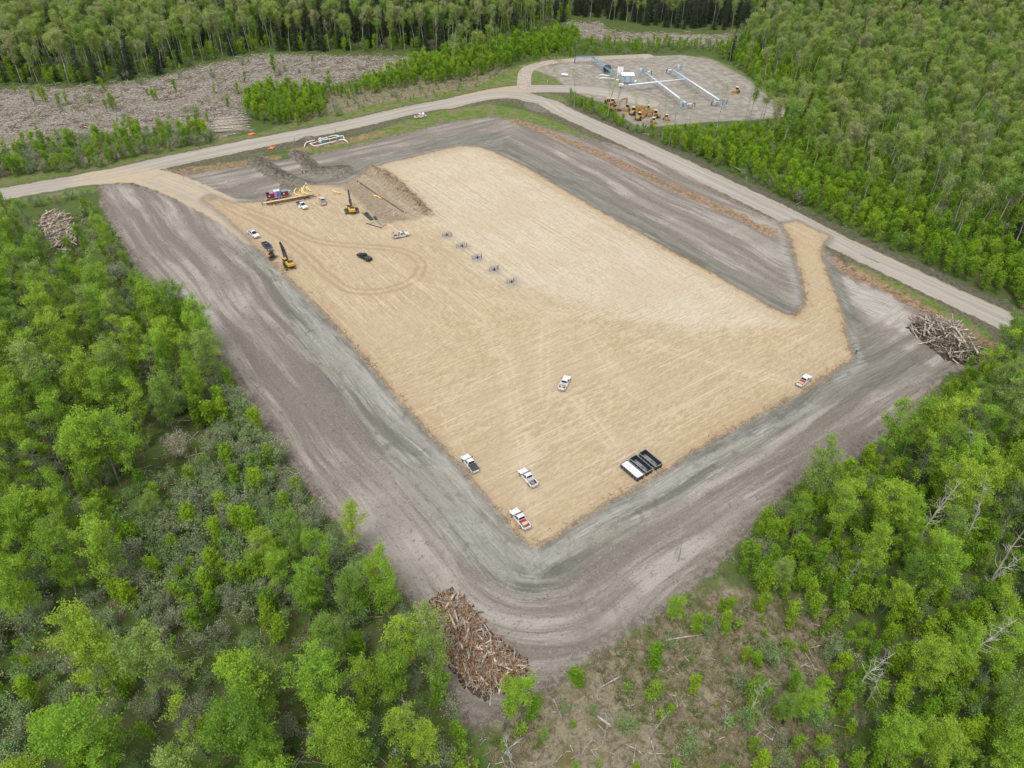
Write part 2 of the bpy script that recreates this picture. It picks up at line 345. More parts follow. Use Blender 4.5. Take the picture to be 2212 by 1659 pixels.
# ---- one soil material driven by the distance fields
class NT:
    def __init__(s, m): s.m = m; m.use_nodes = True; s.t = m.node_tree; s.b = s.t.nodes['Principled BSDF']
    def n(s, t): return s.t.nodes.new(t)
    def _in(s, sock, v):
        if v is None: return
        if hasattr(v, 'is_linked'): s.t.links.new(v, sock)
        else: sock.default_value = v
    def math(s, op, a, b=None, c=None, clamp=False):
        n = s.n('ShaderNodeMath'); n.operation = op; n.use_clamp = clamp; s._in(n.inputs[0], a); s._in(n.inputs[1], b); s._in(n.inputs[2], c); return n.outputs[0]
    def attr(s, k): n = s.n('ShaderNodeAttribute'); n.attribute_name = 'f_'+k; return n.outputs['Fac']
    def noise(s, vec, sc, det=4, rough=.55, dist=0.0):
        n = s.n('ShaderNodeTexNoise'); s._in(n.inputs['Vector'], vec); n.inputs['Scale'].default_value = sc; n.inputs['Detail'].default_value = det; n.inputs['Roughness'].default_value = rough; n.inputs['Distortion'].default_value = dist; return n.outputs['Fac']
    def rng(s, v, a, b, c=0.0, d=1.0):
        n = s.n('ShaderNodeMapRange'); n.interpolation_type = 'SMOOTHSTEP'
        s._in(n.inputs[0], v); s._in(n.inputs[1], a); s._in(n.inputs[2], b); s._in(n.inputs[3], c); s._in(n.inputs[4], d); return n.outputs[0]
    def mix(s, f, a, b):
        n = s.n('ShaderNodeMix'); n.data_type = 'RGBA'; s._in(n.inputs[0], f)
        for k, v in ((6, a), (7, b)): s._in(n.inputs[k], v if hasattr(v, 'is_linked') else tuple(v)+(1,))
        return n.outputs[2]
    def vec(s, x, y, z): n = s.n('ShaderNodeCombineXYZ'); s._in(n.inputs[0], x); s._in(n.inputs[1], y); s._in(n.inputs[2], z); return n.outputs[0]
gm = bpy.data.materials.new('bare_soil_and_gravel'); N = NT(gm)
geo = N.n('ShaderNodeTexCoord'); POS = geo.outputs['Object']; sp = N.n('ShaderNodeSeparateXYZ'); lk(N.t, POS, sp.inputs[0]); X_, Y_ = sp.outputs[0], sp.outputs[1]
A = {k: N.attr(k) for k in ATTR}
n_big = N.noise(POS, .06, 3); n_mid = N.noise(POS, .35, 3); n_fine = N.noise(POS, 2.6, 3, .75); n_clod = N.noise(POS, 1.0, 4, .8, .4)
fine_c = N.math('SUBTRACT', n_fine, .5); mid_c = N.math('SUBTRACT', n_mid, .5); clod_c = N.math('SUBTRACT', n_clod, .5)
def mask(k, wd, amp_mid, amp_fine):
    v = N.math('MULTIPLY_ADD', mid_c, amp_mid, A[k]); v = N.math('MULTIPLY_ADD', fine_c, amp_fine, v); return N.rng(v, wd, -wd)
# streaks along lines of equal distance from the pad
# passes run straight along the sides of the pad: across-track coordinate is X beside it and Y below / above it
mb_ = N.rng(N.math('ADD', N.math('SUBTRACT', X_, Y_), N.math('MULTIPLY', mid_c, 14)), -12, -4)
mb_ = N.math('MULTIPLY', mb_, N.rng(N.math('MULTIPLY_ADD', mid_c, 5, Y_), 72, 60))
mt_ = N.math('MULTIPLY', N.rng(N.math('SUBTRACT', Y_, X_), 50, 58), N.math('MULTIPLY', N.rng(Y_, 164, 176), N.rng(X_, 38, 62))); mY = N.math('MAXIMUM', mb_, mt_)
wob = N.math('MULTIPLY', N.math('SUBTRACT', N.noise(POS, .022, 1), .5), 7.0)
cX = N.math('ADD', X_, wob); cY = N.math('ADD', Y_, wob)
cdist = N.math('SQRT', N.math('ADD', N.math('POWER', N.math('SUBTRACT', X_, 37.0), 2.0), N.math('POWER', N.math('SUBTRACT', Y_, 45.0), 2.0))); crn = N.rng(N.math('MULTIPLY_ADD', mid_c, 10, cdist), 20, 7)
def strk(k, al, det, ro, off=0.0):
    a = N.noise(N.vec(N.math('MULTIPLY', N.math('ADD', cX, N.math('MULTIPLY', fine_c, .5)), k), N.math('MULTIPLY', Y_, al), off), 1.0, det, ro); b = N.noise(N.vec(N.math('MULTIPLY', N.math('ADD', cY, N.math('MULTIPLY', fine_c, .5)), k), N.math('MULTIPLY', X_, al), off+5.0), 1.0, det, ro)
    s_ = N.math('MULTIPLY_ADD', N.math('SUBTRACT', b, a), mY, a)
    c = N.noise(N.vec(N.math('MULTIPLY', N.math('ADD', A['pad'], N.math('MULTIPLY', fine_c, .5)), k), N.math('MULTIPLY', X_, al), off+2.0), 1.0, det, ro)
    return N.math('MULTIPLY_ADD', N.math('SUBTRACT', c, s_), crn, s_)
pv = N.vec(N.math('ADD', A['pad'], N.math('MULTIPLY', fine_c, .9)), N.math('MULTIPLY', X_, .085), N.math('MULTIPLY', Y_, .085))
st0 = strk(.3, .022, 2, .5); st1 = strk(.85, .05, 3, .65, 2.0); st2 = strk(3.2, .14, 2, .75, 9.0)
# forest floor
ff = N.mix(N.rng(n_mid, .35, .65), (.062,.075,.028), (.125,.11,.058)); ff = N.mix(N.rng(n_clod, .42, .56), ff, (.07,.13,.022)); ff = N.mix(N.rng(n_fine, .58, .8), ff, (.19,.15,.095))
straw = N.mix(N.rng(n_clod, .3, .62), (.10,.088,.055), (.28,.24,.165)); straw = N.mix(N.rng(n_mid, .5, .68), straw, (.15,.135,.06)); straw = N.mix(N.rng(n_fine, .58, .7), straw, (.07,.055,.035))
col = N.mix(mask('straw', 2.5, 9, 2), ff, straw)
grs = N.mix(N.rng(n_clod, .35, .65), (.075,.135,.022), (.14,.21,.04)); grs = N.mix(N.rng(n_mid, .44, .6, 0, .85), grs, (.20,.17,.10))
col = N.mix(mask('green', .9, 4, 1.5), col, grs)
cutc = N.mix(N.rng(n_clod, .35, .65), (.13,.11,.085), (.32,.29,.245)); cutc = N.mix(N.rng(N.noise(POS, 1.7, 4, .85, .6), .53, .62), cutc, (.48,.44,.39)); cutc = N.mix(N.rng(n_big, .5, .68), cutc, (.17,.16,.085))
col = N.mix(mask('cut', 2, 8, 2), col, cutc)
# verge next to the roads is dark turned soil
rv = N.rng(N.math('MULTIPLY_ADD', mid_c, 7, A['road']), 6.5, 3.5); col = N.mix(N.math('MULTIPLY', rv, .75), col, N.mix(N.rng(n_clod, .4, .6), (.085,.07,.058), (.17,.15,.12)))
col = N.mix(N.math('MULTIPLY', mask('green', .5, 3, 1.5), N.rng(A['road'], .8, 2.5)), col, grs)
# stripped ground
cl = N.mix(N.rng(st1, .32, .68), (.215,.188,.162), (.335,.30,.265)); cl = N.mix(N.rng(st2, .5, .7, 0, .6), cl, (.45,.415,.375)); cl = N.mix(N.rng(st2, .47, .32, 0, .75), cl, (.15,.126,.108))
cl = N.mix(N.rng(st0, .40, .54, .75, 0), cl, (.165,.14,.12)); cl = N.mix(N.rng(st0, .52, .62, 0, .6), cl, (.41,.375,.335)); cl = N.mix(N.rng(n_big, .42, .6, 0, .5), cl, (.20,.175,.155)); cl = N.mix(N.rng(n_clod, .56, .68, 0, .75), cl, (.135,.112,.094)); cl = N.mix(N.rng(n_fine, .56, .68, 0, .55), cl, (.40,.365,.325)); cl = N.mix(N.rng(n_fine, .44, .34, 0, .5), cl, (.13,.11,.095))
cl = N.mix(N.rng(A['clearing'], -3.5, -.5, 0, .65), cl, N.mix(N.rng(n_clod, .42, .58), (.10,.078,.06), (.25,.215,.18)))
col = N.mix(mask('clearing', .5, 3.5, 1.5), col, cl)
og = N.mix(N.rng(n_clod, .38, .6), (.14,.095,.06), (.36,.235,.14)); og = N.mix(N.rng(n_mid, .56, .7, 0, .8), og, (.13,.15,.05))
col = N.mix(N.math('MULTIPLY', N.rng(N.math('MULTIPLY_ADD', mid_c, 4, A['orange']), 3.0, 1.4), .85), col, og)
# clay
cy = N.mix(N.rng(st1, .3, .7), (.17,.165,.138), (.31,.30,.262)); cy = N.mix(N.rng(st2, .5, .66, 0, .7), cy, (.42,.415,.38)); cy = N.mix(N.rng(n_mid, .55, .68, 0, .7), cy, (.125,.122,.105)); cy = N.mix(N.rng(n_big, .5, .62, 0, .45), cy, (.25,.225,.175))
cy = N.mix(N.rng(st0, .40, .52, .75, 0), cy, (.125,.12,.10)); cy = N.mix(N.rng(st0, .52, .62, 0, .5), cy, (.31,.30,.265)); cy = N.mix(N.rng(n_clod, .56, .68, 0, .6), cy, (.115,.112,.10)); cy = N.mix(N.rng(n_fine, .56, .7, 0, .45), cy, (.36,.355,.33)); cy = N.mix(N.rng(n_fine, .44, .34, 0, .4), cy, (.12,.118,.105))
farm = N.math('MAXIMUM', N.rng(X_, 118, 123), N.rng(Y_, 168, 178)); cy = N.mix(N.math('MULTIPLY', farm, .6), cy, N.mix(N.rng(st2, .4, .6), (.13,.122,.10), (.20,.19,.16)))
col = N.mix(mask('clay', 1.6, 5, 1.5), col, cy)
pale = N.math('MULTIPLY', N.rng(A['pad'], 4.2, 2.2), N.rng(N.math('ADD', st2, N.math('MULTIPLY', n_mid, .5)), .62, .8)); col = N.mix(N.math('MULTIPLY', N.math('MULTIPLY', pale, N.rng(n_big, .38, .55)), .6), col, (.37,.368,.34))
drk = N.math('MULTIPLY', N.rng(A['pad'], 2.2, .8), N.rng(n_mid, .3, .5)); col = N.mix(N.math('MULTIPLY', drk, .6), col, (.13,.13,.115))
col = N.mix(N.math('MULTIPLY', mask('palep', 1.5, 6, 1.5), .75), col, N.mix(N.rng(st2, .4, .6), (.33,.30,.265), (.50,.47,.43)))
# heaps
bk = N.mix(N.rng(n_clod, .35, .62), (.095,.083,.068), (.215,.19,.155)); col = N.mix(N.rng(N.math('MULTIPLY_ADD', fine_c, 1.5, A['bank']), .3, -.5), col, bk)
# sand pad: machine passes, short cross ripples
ang = math.radians(24)
u1 = N.math('ADD', N.math('MULTIPLY', X_, math.cos(ang)), N.math('MULTIPLY', Y_, math.sin(ang))); v1 = N.math('SUBTRACT', N.math('MULTIPLY', Y_, math.cos(ang)), N.math('MULTIPLY', X_, math.sin(ang)))
r1 = N.noise(N.vec(N.math('MULTIPLY', X_, .45), N.math('MULTIPLY', Y_, 3.0), n_mid), 1.0, 4, .7, .25)          # passes along X (near half)
r2 = N.noise(N.vec(N.math('MULTIPLY', X_, 3.0), N.math('MULTIPLY', Y_, .4), n_mid), 1.0, 4, .7, .25)          # passes along Y (far half)
r3 = N.noise(N.vec(N.math('MULTIPLY', u1, .55), N.math('MULTIPLY', v1, 1.5), 0.0), 1.0, 4, .75, .35)
zone = N.rng(N.math('MULTIPLY_ADD', mid_c, 40, N.math('ADD', Y_, N.math('MULTIPLY', X_, .25))), 118, 150)
rr = N.math('MULTIPLY_ADD', zone, N.math('SUBTRACT', r2, r1), r1); rr = N.math('ADD', N.math('MULTIPLY', rr, .6), N.math('MULTIPLY', r3, .4))
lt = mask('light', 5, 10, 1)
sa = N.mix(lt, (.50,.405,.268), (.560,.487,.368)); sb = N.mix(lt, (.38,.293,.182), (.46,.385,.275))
gl_a = N.noise(N.vec(N.math('MULTIPLY', X_, .025), N.math('MULTIPLY', N.math('ADD', Y_, N.math('MULTIPLY', mid_c, .5)), 1.9), 3.0), 1.0, 3, .7); gl_b = N.noise(N.vec(N.math('MULTIPLY', N.math('ADD', X_, N.math('MULTIPLY', mid_c, .5)), 1.9), N.math('MULTIPLY', Y_, .025), 3.0), 1.0, 3, .7)
gl = N.math('MULTIPLY_ADD', zone, N.math('SUBTRACT', gl_b, gl_a), gl_a)
sand = N.mix(N.rng(rr, .57, .43), sa, sb); sand = N.mix(N.rng(gl, .47, .36, 0, .6), sand, (.36,.275,.175)); sand = N.mix(N.rng(gl, .56, .66, 0, .55), sand, (.62,.54,.415)); sand = N.mix(N.rng(N.math('ADD', N.math('MULTIPLY', rr, .5), N.math('MULTIPLY', n_fine, .5)), .47, .38, 0, .5), sand, (.335,.25,.16))
sand = N.mix(N.rng(n_big, .45, .62, 0, .4), sand, (.45,.36,.245)); sand = N.mix(N.rng(n_clod, .60, .72, 0, .4), sand, (.32,.235,.14)); sand = N.mix(N.rng(n_fine, .55, .7, 0, .45), sand, (.64,.555,.43))
tg = N.noise(POS, .11, 2); sand = N.mix(N.math('MULTIPLY', N.rng(tg, .56, .68), N.rng(lt, 0, 1, .05, .25)), sand, (.54,.50,.43))
sand = N.mix(N.math('MULTIPLY', N.rng(A['pad'], -7, -1.5), N.rng(st2, .62, .42, .05, .5)), sand, (.38,.285,.175))
wet = N.mix(N.rng(r3, .4, .6), (.225,.178,.125), (.345,.28,.20)); wet = N.mix(N.rng(n_fine, .6, .74, 0, .5), wet, (.5,.43,.33)); sand = N.mix(mask('wedge', 1.5, 3.5, .8), sand, wet)
# track rings
t1 = N.math('ABSOLUTE', N.math('SUBTRACT', N.math('ABSOLUTE', N.math('MULTIPLY_ADD', mid_c, 1.6, A['tr1'])), 1.0)); k1 = N.math('MULTIPLY', N.rng(t1, .75, .15), N.rng(n_mid, .22, .45)); sand = N.mix(N.math('MULTIPLY', k1, .62), sand, (.285,.195,.11))
t1b = N.rng(N.math('ABSOLUTE', A['tr1']), 3.6, 2.0); sand = N.mix(N.math('MULTIPLY', t1b, .3), sand, (.43,.33,.22))
t2 = N.math('ABSOLUTE', N.math('SUBTRACT', N.math('ABSOLUTE', N.math('MULTIPLY_ADD', mid_c, .8, A['tr2'])), .85)); k2 = N.math('MULTIPLY', N.rng(t2, .5, .1), N.rng(N.math('ADD', n_mid, fine_c), .4, .6)); sand = N.mix(N.math('MULTIPLY', k2, .25), sand, (.64,.55,.42))
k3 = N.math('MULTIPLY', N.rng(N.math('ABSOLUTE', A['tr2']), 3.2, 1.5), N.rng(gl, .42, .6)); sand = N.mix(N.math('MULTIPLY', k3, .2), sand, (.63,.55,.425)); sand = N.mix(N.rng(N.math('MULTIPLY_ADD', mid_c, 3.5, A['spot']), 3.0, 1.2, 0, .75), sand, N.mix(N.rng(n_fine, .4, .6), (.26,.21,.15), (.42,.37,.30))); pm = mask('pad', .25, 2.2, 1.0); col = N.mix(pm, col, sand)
edge = N.rng(N.math('ABSOLUTE', N.math('MULTIPLY_ADD', mid_c, 2.2, A['pad'])), 1.5, .5); edge = N.math('MULTIPLY', edge, N.rng(n_fine, .36, .55)); col = N.mix(N.math('MULTIPLY', edge, .5), col, N.mix(N.rng(n_fine, .45, .65), (.30,.18,.09), (.50,.37,.22)))
col = N.mix(N.math('MULTIPLY', k2, N.rng(A['pad'], -.5, 2, 0, .4)), col, (.17,.14,.115))
# roads
rc = N.math('ABSOLUTE', A['roadc']); rs = N.noise(N.vec(N.math('MULTIPLY', N.math('ADD', A['roadc'], mid_c), 1.3), N.math('MULTIPLY', X_, .03), N.math('MULTIPLY', Y_, .03)), 1.0, 4, .6)
rd = N.mix(N.rng(rs, .35, .65), (.315,.282,.24), (.41,.375,.325)); rd = N.mix(N.rng(N.math('ABSOLUTE', N.math('SUBTRACT', N.math('ADD', rc, mid_c), 1.6)), 1.0, .3, 0, .25), rd, (.475,.44,.385)); rd = N.mix(N.rng(N.math('ADD', rc, N.math('MULTIPLY', mid_c, 3)), 3.6, 5.2, 0, .7), rd, (.44,.34,.22))
rd = N.mix(N.math('MULTIPLY', N.rng(N.math('MULTIPLY_ADD', mid_c, 4, A['rw']), 7.5, 4.5), N.rng(N.math('ADD', rs, mid_c), .35, .6, .35, .8)), rd, (.47,.385,.275)); rd = N.mix(N.rng(n_fine, .58, .75, 0, .35), rd, (.22,.19,.15))
col = N.mix(N.math('MULTIPLY', mask('road', .35, 2.0, .7), N.rng(A['pad'], -.5, 3)), col, rd)
# well site
wl = N.mix(N.rng(n_mid, .35, .65), (.25,.225,.188), (.335,.305,.26)); wt = N.noise(N.vec(N.math('MULTIPLY', A['well'], 1.0), N.math('MULTIPLY', X_, .03), N.math('MULTIPLY', Y_, .03)), .9, 5, .62)
wl = N.mix(N.rng(N.math('MULTIPLY_ADD', mid_c, .5, wt), .5, .36, 0, .5), wl, (.20,.178,.15)); wl = N.mix(N.rng(N.math('MULTIPLY_ADD', mid_c, .5, wt), .58, .68, 0, .4), wl, (.45,.42,.38)); wl = N.mix(N.rng(n_fine, .56, .7, 0, .5), wl, (.21,.185,.155)); wl = N.mix(N.rng(A['well'], -30, -40, 0, .7), wl, (.39,.34,.275))
col = N.mix(N.math('MULTIPLY', mask('well', .8, 4, 1), N.rng(A['road'], -1, 1)), col, wl)
# timber mats
ml = N.math('MULTIPLY', mask('matp', 0, 0, 0), 1.0)
mp = N.rng(A['matp'], 3.1, 2.9); bt = N.n('ShaderNodeTexBrick'); bt.inputs['Scale'].default_value = .32; lk(N.t, POS, bt.inputs['Vector']); bt.inputs['Color1'].default_value = (.45,.38,.31,1); bt.inputs['Color2'].default_value = (.30,.22,.165,1); bt.inputs['Mortar'].default_value = (.2,.16,.12,1); bt.inputs['Mortar Size'].default_value = .03
col = N.mix(mp, col, N.mix(N.rng(n_fine, .45, .6), bt.outputs['Color'], (.52,.47,.41)))
lk(N.t, col, N.b.inputs['Base Color']); N.b.inputs['Roughness'].default_value = .95; N.b.inputs['Specular IOR Level'].default_value = .15
hb = N.math('ADD', N.math('MULTIPLY', n_clod, .5), N.math('MULTIPLY', n_fine, .25)); 
bmp = N.n('ShaderNodeBump'); bmp.inputs['Strength'].default_value = .8; bmp.inputs['Distance'].default_value = .5; lk(N.t, hb, bmp.inputs['Height']); lk(N.t, bmp.outputs[0], N.b.inputs['Normal'])
for nm, k in (('forest_floor', 0), ('stripped_ground', 1), ('gravel_pad', 2), ('road', 3), ('well_site_ground', 4), ('logged_ground', 5), ('timber_mat_path', 6)):
    region_object(nm, k, gm)
print('ground', round(time.time()-T0, 1))
# ================================================================== VEGETATION
def leaf_mat(name, cols, trans=.42, vary=.25, nscale=.9):
    m = bpy.data.materials.new(name); n = NT(m); t = n.t
    oi = n.n('ShaderNodeObjectInfo'); tc = n.n('ShaderNodeTexCoord')
    r = n.n('ShaderNodeValToRGB'); r.color_ramp.interpolation = 'LINEAR'
    e = r.color_ramp.elements; e[0].color = cols[0]+(1,); e[1].color = cols[-1]+(1,)
    for i, c in enumerate(cols[1:-1]): q = e.new((i+1)/(len(cols)-1)); q.color = c+(1,)
    lk(t, oi.outputs['Random'], r.inputs[0])
    nz = n.noise(tc.outputs['Object'], nscale, 2, .6)
    v = n.rng(nz, .3, .7, 1-vary, 1+vary)
    hsv = n.n('ShaderNodeHueSaturation'); lk(t, r.outputs[0], hsv.inputs['Color']); lk(t, v, hsv.inputs['Value'])
    b = n.b; lk(t, hsv.outputs[0], b.inputs['Base Color']); b.inputs['Roughness'].default_value = .6; b.inputs['Specular IOR Level'].default_value = .25
    tr = n.n('ShaderNodeBsdfTranslucent'); lk(t, hsv.outputs[0], tr.inputs[0]); ms = n.n('ShaderNodeMixShader'); ms.inputs[0].default_value = trans
    out = [q for q in t.nodes if q.type == 'OUTPUT_MATERIAL'][0]
    lk(t, b.outputs[0], ms.inputs[1]); lk(t, tr.outputs[0], ms.inputs[2]); lk(t, ms.outputs[0], out.inputs[0])
    return m
def bark_mat(name, a, b, sc=2.0):
    m = bpy.data.materials.new(name); n = NT(m); tc = n.n('ShaderNodeTexCoord'); mp = n.n('ShaderNodeMapping'); mp.inputs['Scale'].default_value = (1, 1, .35); lk(n.t, tc.outputs['Object'], mp.inputs[0])
    nz = n.noise(mp.outputs[0], sc, 4, .7); lk(n.t, n.mix(n.rng(nz, .4, .62), a, b), n.b.inputs['Base Color']); n.b.inputs['Roughness'].default_value = .9; return m
L_POP = leaf_mat('poplar_leaves', [(.32,.50,.045), (.25,.43,.04), (.38,.52,.05), (.165,.31,.03), (.34,.44,.12)])
L_ASP = leaf_mat('aspen_leaves', [(.29,.40,.085), (.35,.42,.11), (.22,.37,.06), (.37,.39,.18), (.33,.46,.075)])
L_YNG = leaf_mat('young_aspen_leaves', [(.235,.42,.02), (.31,.455,.027), (.17,.33,.022), (.28,.40,.05)])
L_WIL = leaf_mat('willow_leaves', [(.23,.33,.12), (.29,.32,.19), (.20,.34,.09), (.28,.27,.21)], .25)
L_SAP = leaf_mat('sapling_leaves', [(.24,.44,.075), (.29,.44,.04), (.20,.38,.07)])
L_SPR = leaf_mat('spruce_needles', [(.035,.055,.028), (.05,.07,.032), (.04,.062,.04)], .05)
L_PAL = leaf_mat('pale_blossom', [(.42,.40,.27), (.5,.47,.33)], .2)
B_GREY = bark_mat('poplar_bark', (.10,.09,.075), (.24,.23,.20)); B_WHITE = bark_mat('aspen_bark', (.18,.17,.15), (.46,.44,.40), 1.2); B_DEAD = bark_mat('dead_wood', (.28,.26,.235), (.52,.50,.46)); B_DARK = bark_mat('dark_bark', (.05,.042,.035), (.13,.115,.10)); B_TWIG = bark_mat('twig_bark', (.14,.12,.10), (.25,.225,.20))
def quads(cent, size, r, up=.35, aspect=.75):
    """many small leaf faces around the given centres -> verts (4n,3)"""
    n = len(cent); a = r.normal(size=(n, 3)); a /= np.linalg.norm(a, axis=1)[:, None]
    nn = r.normal(size=(n, 3)); nn[:, 2] = np.abs(nn[:, 2]) + up; nn /= np.linalg.norm(nn, axis=1)[:, None]
    u = np.cross(nn, a); u /= np.linalg.norm(u, axis=1)[:, None] + 1e-9; v = np.cross(nn, u)
    s = (size*r.uniform(.6, 1.35, n))[:, None]*.5; u = u*s; v = v*s*aspect
    return np.stack([cent-u, cent+v, cent+u, cent-v], 1).reshape(-1, 3)
def mesh_np(name, v, nf, mats, idx=None, smooth=False, extra=None):
    """v: (4n,3) quads, extra: MB for woody parts with its own material slot"""
    me = bpy.data.meshes.new(name); ev = np.array(extra.v) if extra and extra.v else np.zeros((0, 3)); ef = extra.f if extra and extra.v else []
    V = np.concatenate([v, ev]) if len(ev) else v
    me.vertices.add(len(V)); me.vertices.foreach_set('co', V.astype(np.float32).ravel())
    ll = list(range(len(v))); ls = list(range(0, len(v), 4)); mi = [0]*len(ls); p = len(v)
    for f in ef: ls.append(p); ll += [len(v)+i for i in f]; p += len(f); mi.append(1)
    me.loops.add(p); me.loops.foreach_set('vertex_index', np.array(ll, np.int32)); me.polygons.add(len(ls)); me.polygons.foreach_set('loop_start', np.array(ls, np.int32)); me.polygons.foreach_set('material_index', np.array(mi, np.int32))
    me.update(calc_edges=True)
    for m in mats: me.materials.append(m)
    return me
def wander(p, d, L, n, r, bend=.15, lift=0.0):
    out = [np.array(p, float)]; d = np.array(d, float)
    for i in range(n):
        d = d + r.normal(size=3)*bend + np.array([0, 0, lift]); d /= np.linalg.norm(d); out.append(out[-1] + d*L/n)
    return out
def broadleaf(seed, Ht=17., bare=.3, rad=3.2, limbs=26, leaves=7000, lsize=.23, tr=.17, dead=0.0, shape='oval', lean=.25, stems=1, twl=1.0, sd=.30, elev=(.35, 1.0)):
    r = np.random.default_rng(seed); wood = MB(); cl = []; wt = []
    for s in range(stems):
        base = np.array([0, 0, -.3]) if stems == 1 else np.array([r.normal()*.35, r.normal()*.35, -.2])
        d0 = np.array([r.normal()*.03*(1 if stems == 1 else 9), r.normal()*.03*(1 if stems == 1 else 9), 1.]); hh = Ht*(1 if stems == 1 else r.uniform(.7, 1))
        tk = wander(base, d0/np.linalg.norm(d0), hh*.97, 9, r, .045 if stems == 1 else .1, .03)
        wood.tube([tuple(p) for p in tk], [max(.02, tr*(1-i/9.3)**.8) for i in range(10)], 6, False)
        tk = np.array(tk); nl = max(3, limbs//stems)
        for i in range(nl):
            f = bare + (1-bare)*((i+r.uniform(0, .9))/nl)**.9*.97; q = f*9; k = min(8, int(q)); p = tk[k] + (tk[k+1]-tk[k])*(q-k)
            g = (f-bare)/(1-bare)
            if shape == 'oval': prof = (math.sin(PI*min(1, max(0, .12+.80*g)))**.8)
            elif shape == 'dome': prof = (min(1, .35+g*1.5))*(1-max(0, g-.55)**1.5*1.7)
            else: prof = 1.05-g*.85
            L = rad*max(.15, prof)*r.uniform(.65, 1.2); az = i*2.4 + r.uniform(-.6, .6); el = r.uniform(*elev)
            if dead and r.random() < .3: L *= 1.2
            d = np.array([math.cos(az)*math.cos(el), math.sin(az)*math.cos(el), math.sin(el)])
            lb = wander(p, d, L, 5, r, .16, .06); isd = r.random() < dead
            wood.tube([tuple(x) for x in lb], [max(.012, tr*.38*(1-f*.55)*(1-j/5.6)) for j in range(6)], 4, False)
            nt_ = max(3, int(L*2.2))
            for j in range(nt_):
                t = r.uniform(.25, 1.0)*5; kk = min(4, int(t)); a = lb[kk] + (lb[kk+1]-lb[kk])*(t-kk); td = r.normal(size=3)+d*.8; td[2] += .3; td /= np.linalg.norm(td)
                tw = twl*r.uniform(.35, 1.0); e = a+td*tw
                if r.random() < (.35 if not isd else 1): wood.tube([tuple(a), tuple(a+(e-a)*.5+r.normal(size=3)*.06), tuple(e)], [.018 if isd else .013, .011, .005], 3, False)
                if not isd:
                    for m_ in np.linspace(.3, 1.05, 4): cl.append(a+(e-a)*m_); wt.append(1)
        top = tk[-1]
        for j in range(6): cl.append(top + r.normal(size=3)*.3); wt.append(1)
    if leaves and cl:
        cl = np.array(cl); pick = r.integers(0, len(cl), leaves); C = cl[pick] + r.normal(size=(leaves, 3))*sd; C = C[C[:, 2] > .05]
    else: C = np.zeros((0, 3))
    return quads(C, lsize, r), wood
def spruce(seed, Ht=18., rad=2.4, n=3400):
    r = np.random.default_rng(seed); wood = MB(); wood.tube([(0,0,-.3),(0,0,Ht*.5),(0,0,Ht)], [.17,.1,.02], 6, False); C = []
    lv = int(Ht*2.4)
    for i in range(lv):
        f = .06+.94*i/lv; z = Ht*f; R = rad*(1-f)**.85*r.uniform(.8, 1.15)+.12; k = max(4, int(7*(1-f))+3)
        for j in range(k):
            az = r.uniform(0, 2*PI); m = max(3, int(R*10)); t = r.uniform(.1, 1, m)
            x = R*t; C.append(np.stack([x*math.cos(az)+r.normal(size=m)*.12, x*math.sin(az)+r.normal(size=m)*.12, z-.28*x+.1*x*x/max(R,.1)+r.normal(size=m)*.06], 1))
    C = np.concatenate(C); 
    if len(C) > n: C = C[r.choice(len(C), n, False)]
    return quads(C, .36, r, .8, .6), wood
def snag(seed, Ht=11., limbs=16, L=1.8, broken=False, tr=.16):
    r = np.random.default_rng(seed); w_ = MB(); tk = wander((0,0,-.3), (r.normal()*.12, r.normal()*.12, 1), Ht, 8, r, .05); w_.tube([tuple(p) for p in tk], [max(.03, tr*(1-i/(11 if broken else 8.6))) for i in range(9)], 6, broken)
    tk = np.array(tk)
    for i in range(limbs):
        f = r.uniform(.3, .98); q = f*8; k = min(7, int(q)); p = tk[k]+(tk[k+1]-tk[k])*(q-k); az = r.uniform(0, 2*PI); el = r.uniform(.1, .9)
        ll = L*r.uniform(.3, 1.1)*(1.15-f*.6); lb = wander(p, (math.cos(az)*math.cos(el), math.sin(az)*math.cos(el), math.sin(el)), ll, 4, r, .25, .05); w_.tube([tuple(x) for x in lb], [.05*(1-j/4.6)*(1.3-f) + .008 for j in range(5)], 4, False)
        for _ in range(3):
            a = lb[r.integers(1, 5)]; e = a + r.normal(size=3)*.35+np.array([0,0,.15]); w_.tube([tuple(a), tuple(e)], [.016, .005], 3, False)
    return w_
LIB = {}   # kind -> list of (crown mesh, trunk mesh, joined mesh)
def reg_tree(kind, v, wood, lm, bm_, split=True):
    i = len(LIB.setdefault(kind, []))
    cm = mesh_np(kind+'_crown', v, 0, [lm]) if split else None; tm = wood.mesh(kind+'_trunk', bm_) if split else None
    jm = mesh_np(kind+'_whole', v, 0, [lm, bm_], extra=wood)
    LIB[kind].append((cm, tm, jm))
for i in range(8): reg_tree('poplar', *broadleaf(100+i, 16+i % 3, [.28,.33,.22,.4,.3,.25,.36,.35][i], [3.7,3.2,4.1,2.9,3.6,4.6,2.9,3.0][i], [32,26,36,24,30,40,26,34][i], [8200,5600,9000,4800,7200,10500,3800,1500][i], .215, .19, dead=[0,.12,0,.25,.05,0,.4,.75][i], sd=.30, twl=1.25), L_POP, B_GREY)
for i in range(7): reg_tree('aspen', *broadleaf(200+i, 17, [.62,.56,.66,.6,.5,.64,.6][i], [2.7,2.3,3.1,2.5,2.2,2.2,1.9][i], 22, [3600,2800,4200,3200,3000,1400,330][i], .26, .16, dead=[0,.1,0,.1,0,.5,.6][i], shape='dome', sd=.38), L_ASP, B_WHITE)
